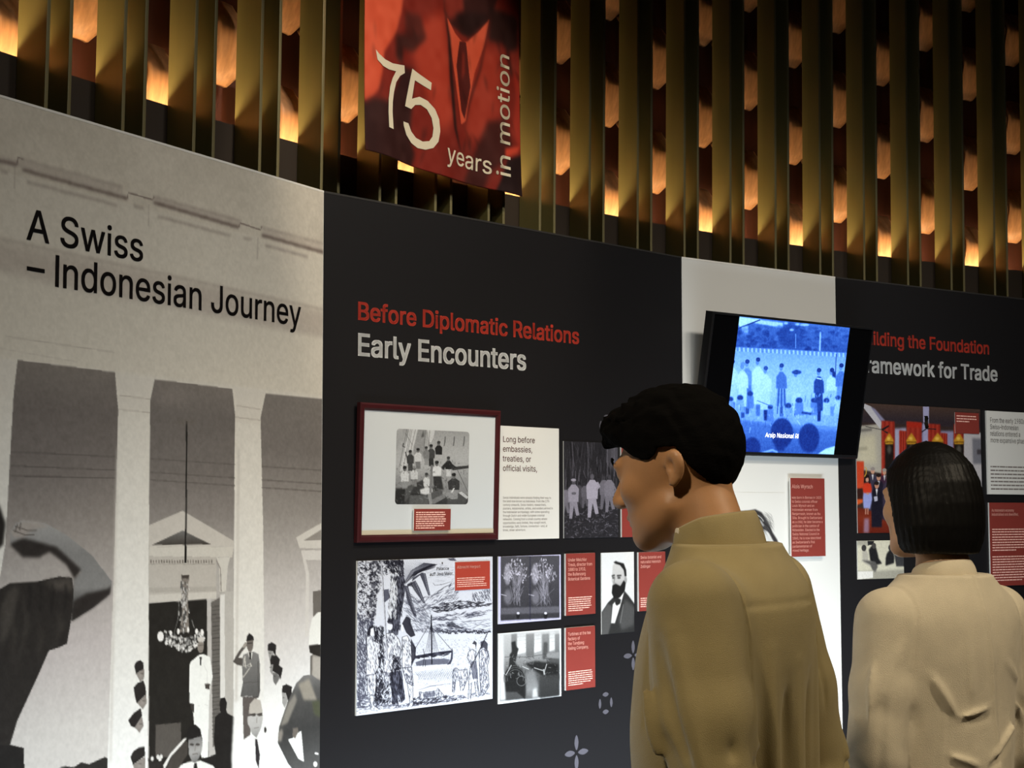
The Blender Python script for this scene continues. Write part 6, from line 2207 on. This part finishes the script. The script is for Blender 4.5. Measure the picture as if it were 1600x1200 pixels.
# ---- the woman in the cream jacket ----------------------------------------
def build_woman():
    th = math.radians(27)
    root = thing('person', 'person with a black bob in a cream linen jacket, seen from behind', 'person',
                 Matrix.Translation((0.846, 3.0, 0)) @ Matrix.Rotation(th, 4, 'Z'))
    sk = skin_mat('fair_skin', rgb(196, 154, 118))
    hairm = mat('smooth_black_hair', rgb(11, 10, 9), 0.5, spec=0.16, bump=0.4, bump_scale=220, stretch=(1, 1, .06))
    linen = cloth_mat('cream_linen', rgb(208, 196, 170), 700, sheen=0.2, rough=0.8, bump=0.7)
    trou = cloth_mat('beige_trouser_cloth', rgb(150, 138, 120), 700)
    S = 0.90
    HT = (np.array((.0, .030, 1.487)), rot(math.radians(4), math.radians(-4)))
    trunk = [(.78, .150, .105, -.005), (.96, .125, .092, 0), (1.10, .138, .098, .004), (1.20, .152, .100, 0), (1.27, .148, .088, -.010), (1.315, .108, .072, -.016), (1.345, .066, .058, -.018), (1.37, .050, .050, -.014)]
    arms = {}
    for x in (-1, 1):
        arms[x] = (np.array((x * .145, -.012, 1.262)), np.array((x * .184, -.025, 1.00)), np.array((x * .195, .045, .785)))
    B = Field((-.28, -.20, -.01), (.28, .24, 1.62), .0045)
    head_solid(B, HT, S, (0, -.014, 1.33), .046, True)
    B.stack(trunk, .03, -.012)
    for x, (sh, el, wr) in arms.items():
        B.cap(sh, el, .040, .032, .03)
        B.cap(el, wr, .031, .022, .015)
        hand_solid(B, wr, (x * .02, .22, -.97), (x, 0, 0), (-x * .05, .97, .22), .9)
    legs(B, .86, .078, 0, .46, (.082, .056, .042))
    for x in (-1, 1):
        B.ell((x * .075, .045, .032), (.034, .09, .028), .02)
    B.skin('body', sk, root)

    # smooth bob cut level with the jaw
    F = Field(HT[0] - .17, HT[0] + .17, .0032)
    R, o = HT[1], HT[0]
    X, Y, Z = F.grid()
    X, Y, Z = X - o[0], Y - o[1], Z - o[2]
    x, y, z = (R[0, i] * X + R[1, i] * Y + R[2, i] * Z for i in range(3))
    x, y, z = x / .94, y / .94, z / .94
    w = 1.02 * np.interp(z, [-.135, -.112, -.088, -.055, -.01, .035, .07, .095, .112, .122, .128], [.074, .088, .0985, .1035, .101, .094, .080, .062, .043, .026, .004])
    dp = np.interp(z, [-.135, -.112, -.088, -.055, -.01, .035, .07, .095, .112, .122, .128], [.074, .090, .099, .106, .110, .107, .095, .075, .052, .032, .004])
    rr = np.sqrt((x / w) ** 2 + ((y + .012) / dp) ** 2)
    ang = np.arctan2(x, -(y + .012))
    strands = .0005 * np.sin(ang * 46 + 3 * np.sin(z * 22)) + .0005 * np.sin(ang * 97 + 2 * np.sin(z * 31 + 1))
    d = (rr - 1) * np.minimum(w, dp) * .85 + strands
    d -= .0
    # parting
    d = np.maximum(d, -(np.sqrt((x - .004) ** 2 * 2.2 + (z - .139) ** 2) - .016 + np.clip(y - .06, 0, 1)))
    # level lower edge, and open face
    d = np.maximum(d, -(z + .112 - .14 * x * x * 4 - .03 * y + .0015 * np.sin(ang * 60)))
    face = np.maximum(np.abs(x) - np.interp(z, [-.2, .05, .08], [.13, .12, .03]), np.interp(z, [-.11, -.06, .0, .04, .08], [-.008, -.004, .010, .032, .06]) - y)
    face = np.maximum(face, z - .075)
    d = np.maximum(d, -face)
    # hollow for the neck
    neck = np.sqrt((x / .062) ** 2 + ((y - .01) / .070) ** 2) - 1
    d = np.maximum(d, -np.maximum(neck * .06, z + .075))
    F.f = (d * .94).astype(np.float32)
    F.skin('hair', hairm, root)

    G = Field((-.29, -.20, .70), (.29, .20, 1.40), .0042)
    G.stack([(.70, .168, .118, -.004)] + [(z_, a * 1.10, b * 1.12, c) for z_, a, b, c in trunk[:-1]], .03, .012)
    for xx, (sh, el, wr) in arms.items():
        G.cap(sh, sh + (el - sh) * .5, .057, .056, .03)
        G.cap(sh + (el - sh) * .5, el, .056, .054, .02)
        G.cap(el, wr, .053, .045, .012)
    X, Y, Z = G.grid()
    G.f += (waves(X, Y, Z, 12, .0028)).astype(np.float32)
    for a, b, w_, amp in (((-.09, -.12, 1.075), (.02, -.125, 1.10), .008, .006), ((-.08, -.12, 1.062), (.03, -.125, 1.083), .008, -.006), ((.02, -.12, 1.00), (.13, -.10, 1.085), .009, .007),
                          ((.01, -.12, .98), (.12, -.10, 1.055), .009, -.007), ((-.10, -.11, 1.02), (-.01, -.125, .99), .010, .006), ((-.11, -.10, 1.16), (-.06, -.12, 1.08), .011, .006),
                          ((.05, -.11, 1.19), (.12, -.09, 1.14), .010, .005), ((.12, -.09, 1.10), (.16, -.05, 1.04), .009, .007), ((-.15, -.06, 1.14), (-.125, -.09, 1.02), .014, -.002),
                          ((-.21, -.05, 1.20), (-.24, -.06, 1.02), .010, .006), ((-.19, -.06, 1.16), (-.22, -.075, .96), .012, -.003), ((-.16, -.07, 1.22), (-.20, -.06, 1.12), .012, .007),
                          ((-.23, -.02, 1.08), (-.19, -.07, 1.03), .009, .006), ((-.04, -.11, 1.24), (-.03, -.12, 1.12), .010, .004), ((.15, -.06, 1.14), (.125, -.09, 1.0), .014, -.002)):
        fold(G, a, b, w_ * .8, amp * 1.5)
    back = np.clip(-Y * 30, 0, 1)
    G.f += (-.0030 * np.exp(-((X + .004 - .13 * (1.36 - Z)) / .0042) ** 2) * back).astype(np.float32)
    for xx in (-1, 1):
        q = xx * X - .085 - .05 * (1.05 - Z)
        G.f += (-.0012 * np.exp(-(q / .0042) ** 2) * back * np.clip((1.16 - Z) * 12, 0, 1)).astype(np.float32)
        q = (xx * X - .130) - .10 * (1.30 - Z)
        on = np.clip((Z - 1.10) * 40, 0, 1)
        G.f += (.0024 * np.exp(-(q / .0042) ** 2) * on).astype(np.float32)
    G.cap((0, -.012, 1.35), (0, 0, 1.45), .047, .052, .006, cut=True)
    G.skin('jacket', linen, root)
    lo2, hi2 = [], []
    for i in range(33):
        t = math.radians(112 + 316 * i / 32)
        cx, cy = math.cos(t), math.sin(t)
        q = max(0.0, cy)
        lo2.append((.060 * cx, -.018 + .056 * cy + .006 * q, 1.340 - .016 * (cy + 1) * .5 - .014 * q))
        hi2.append((.053 * cx, -.012 + .050 * cy + .008 * q, 1.376 - .018 * (cy + 1) * .5 - .012 * q))
    band('collar', lo2, hi2, .003, linen, root)
    T_ = Field((-.22, -.16, .0), (.22, .16, .92), .006)
    legs(T_, .86, .078, .018, .46, (.082, .056, .042))
    T_.stack([(.74, .145, .108, -.005), (.90, .135, .10, -.003)], .05, .008)
    T_.skin('trousers', trou, root)
    ms = mat('brown_shoe_leather', rgb(58, 40, 30), 0.35)
    for xx in (-1, 1):
        shoe(root, xx * .075, -.005, ms, .24)
    return root

build_man()
build_woman()
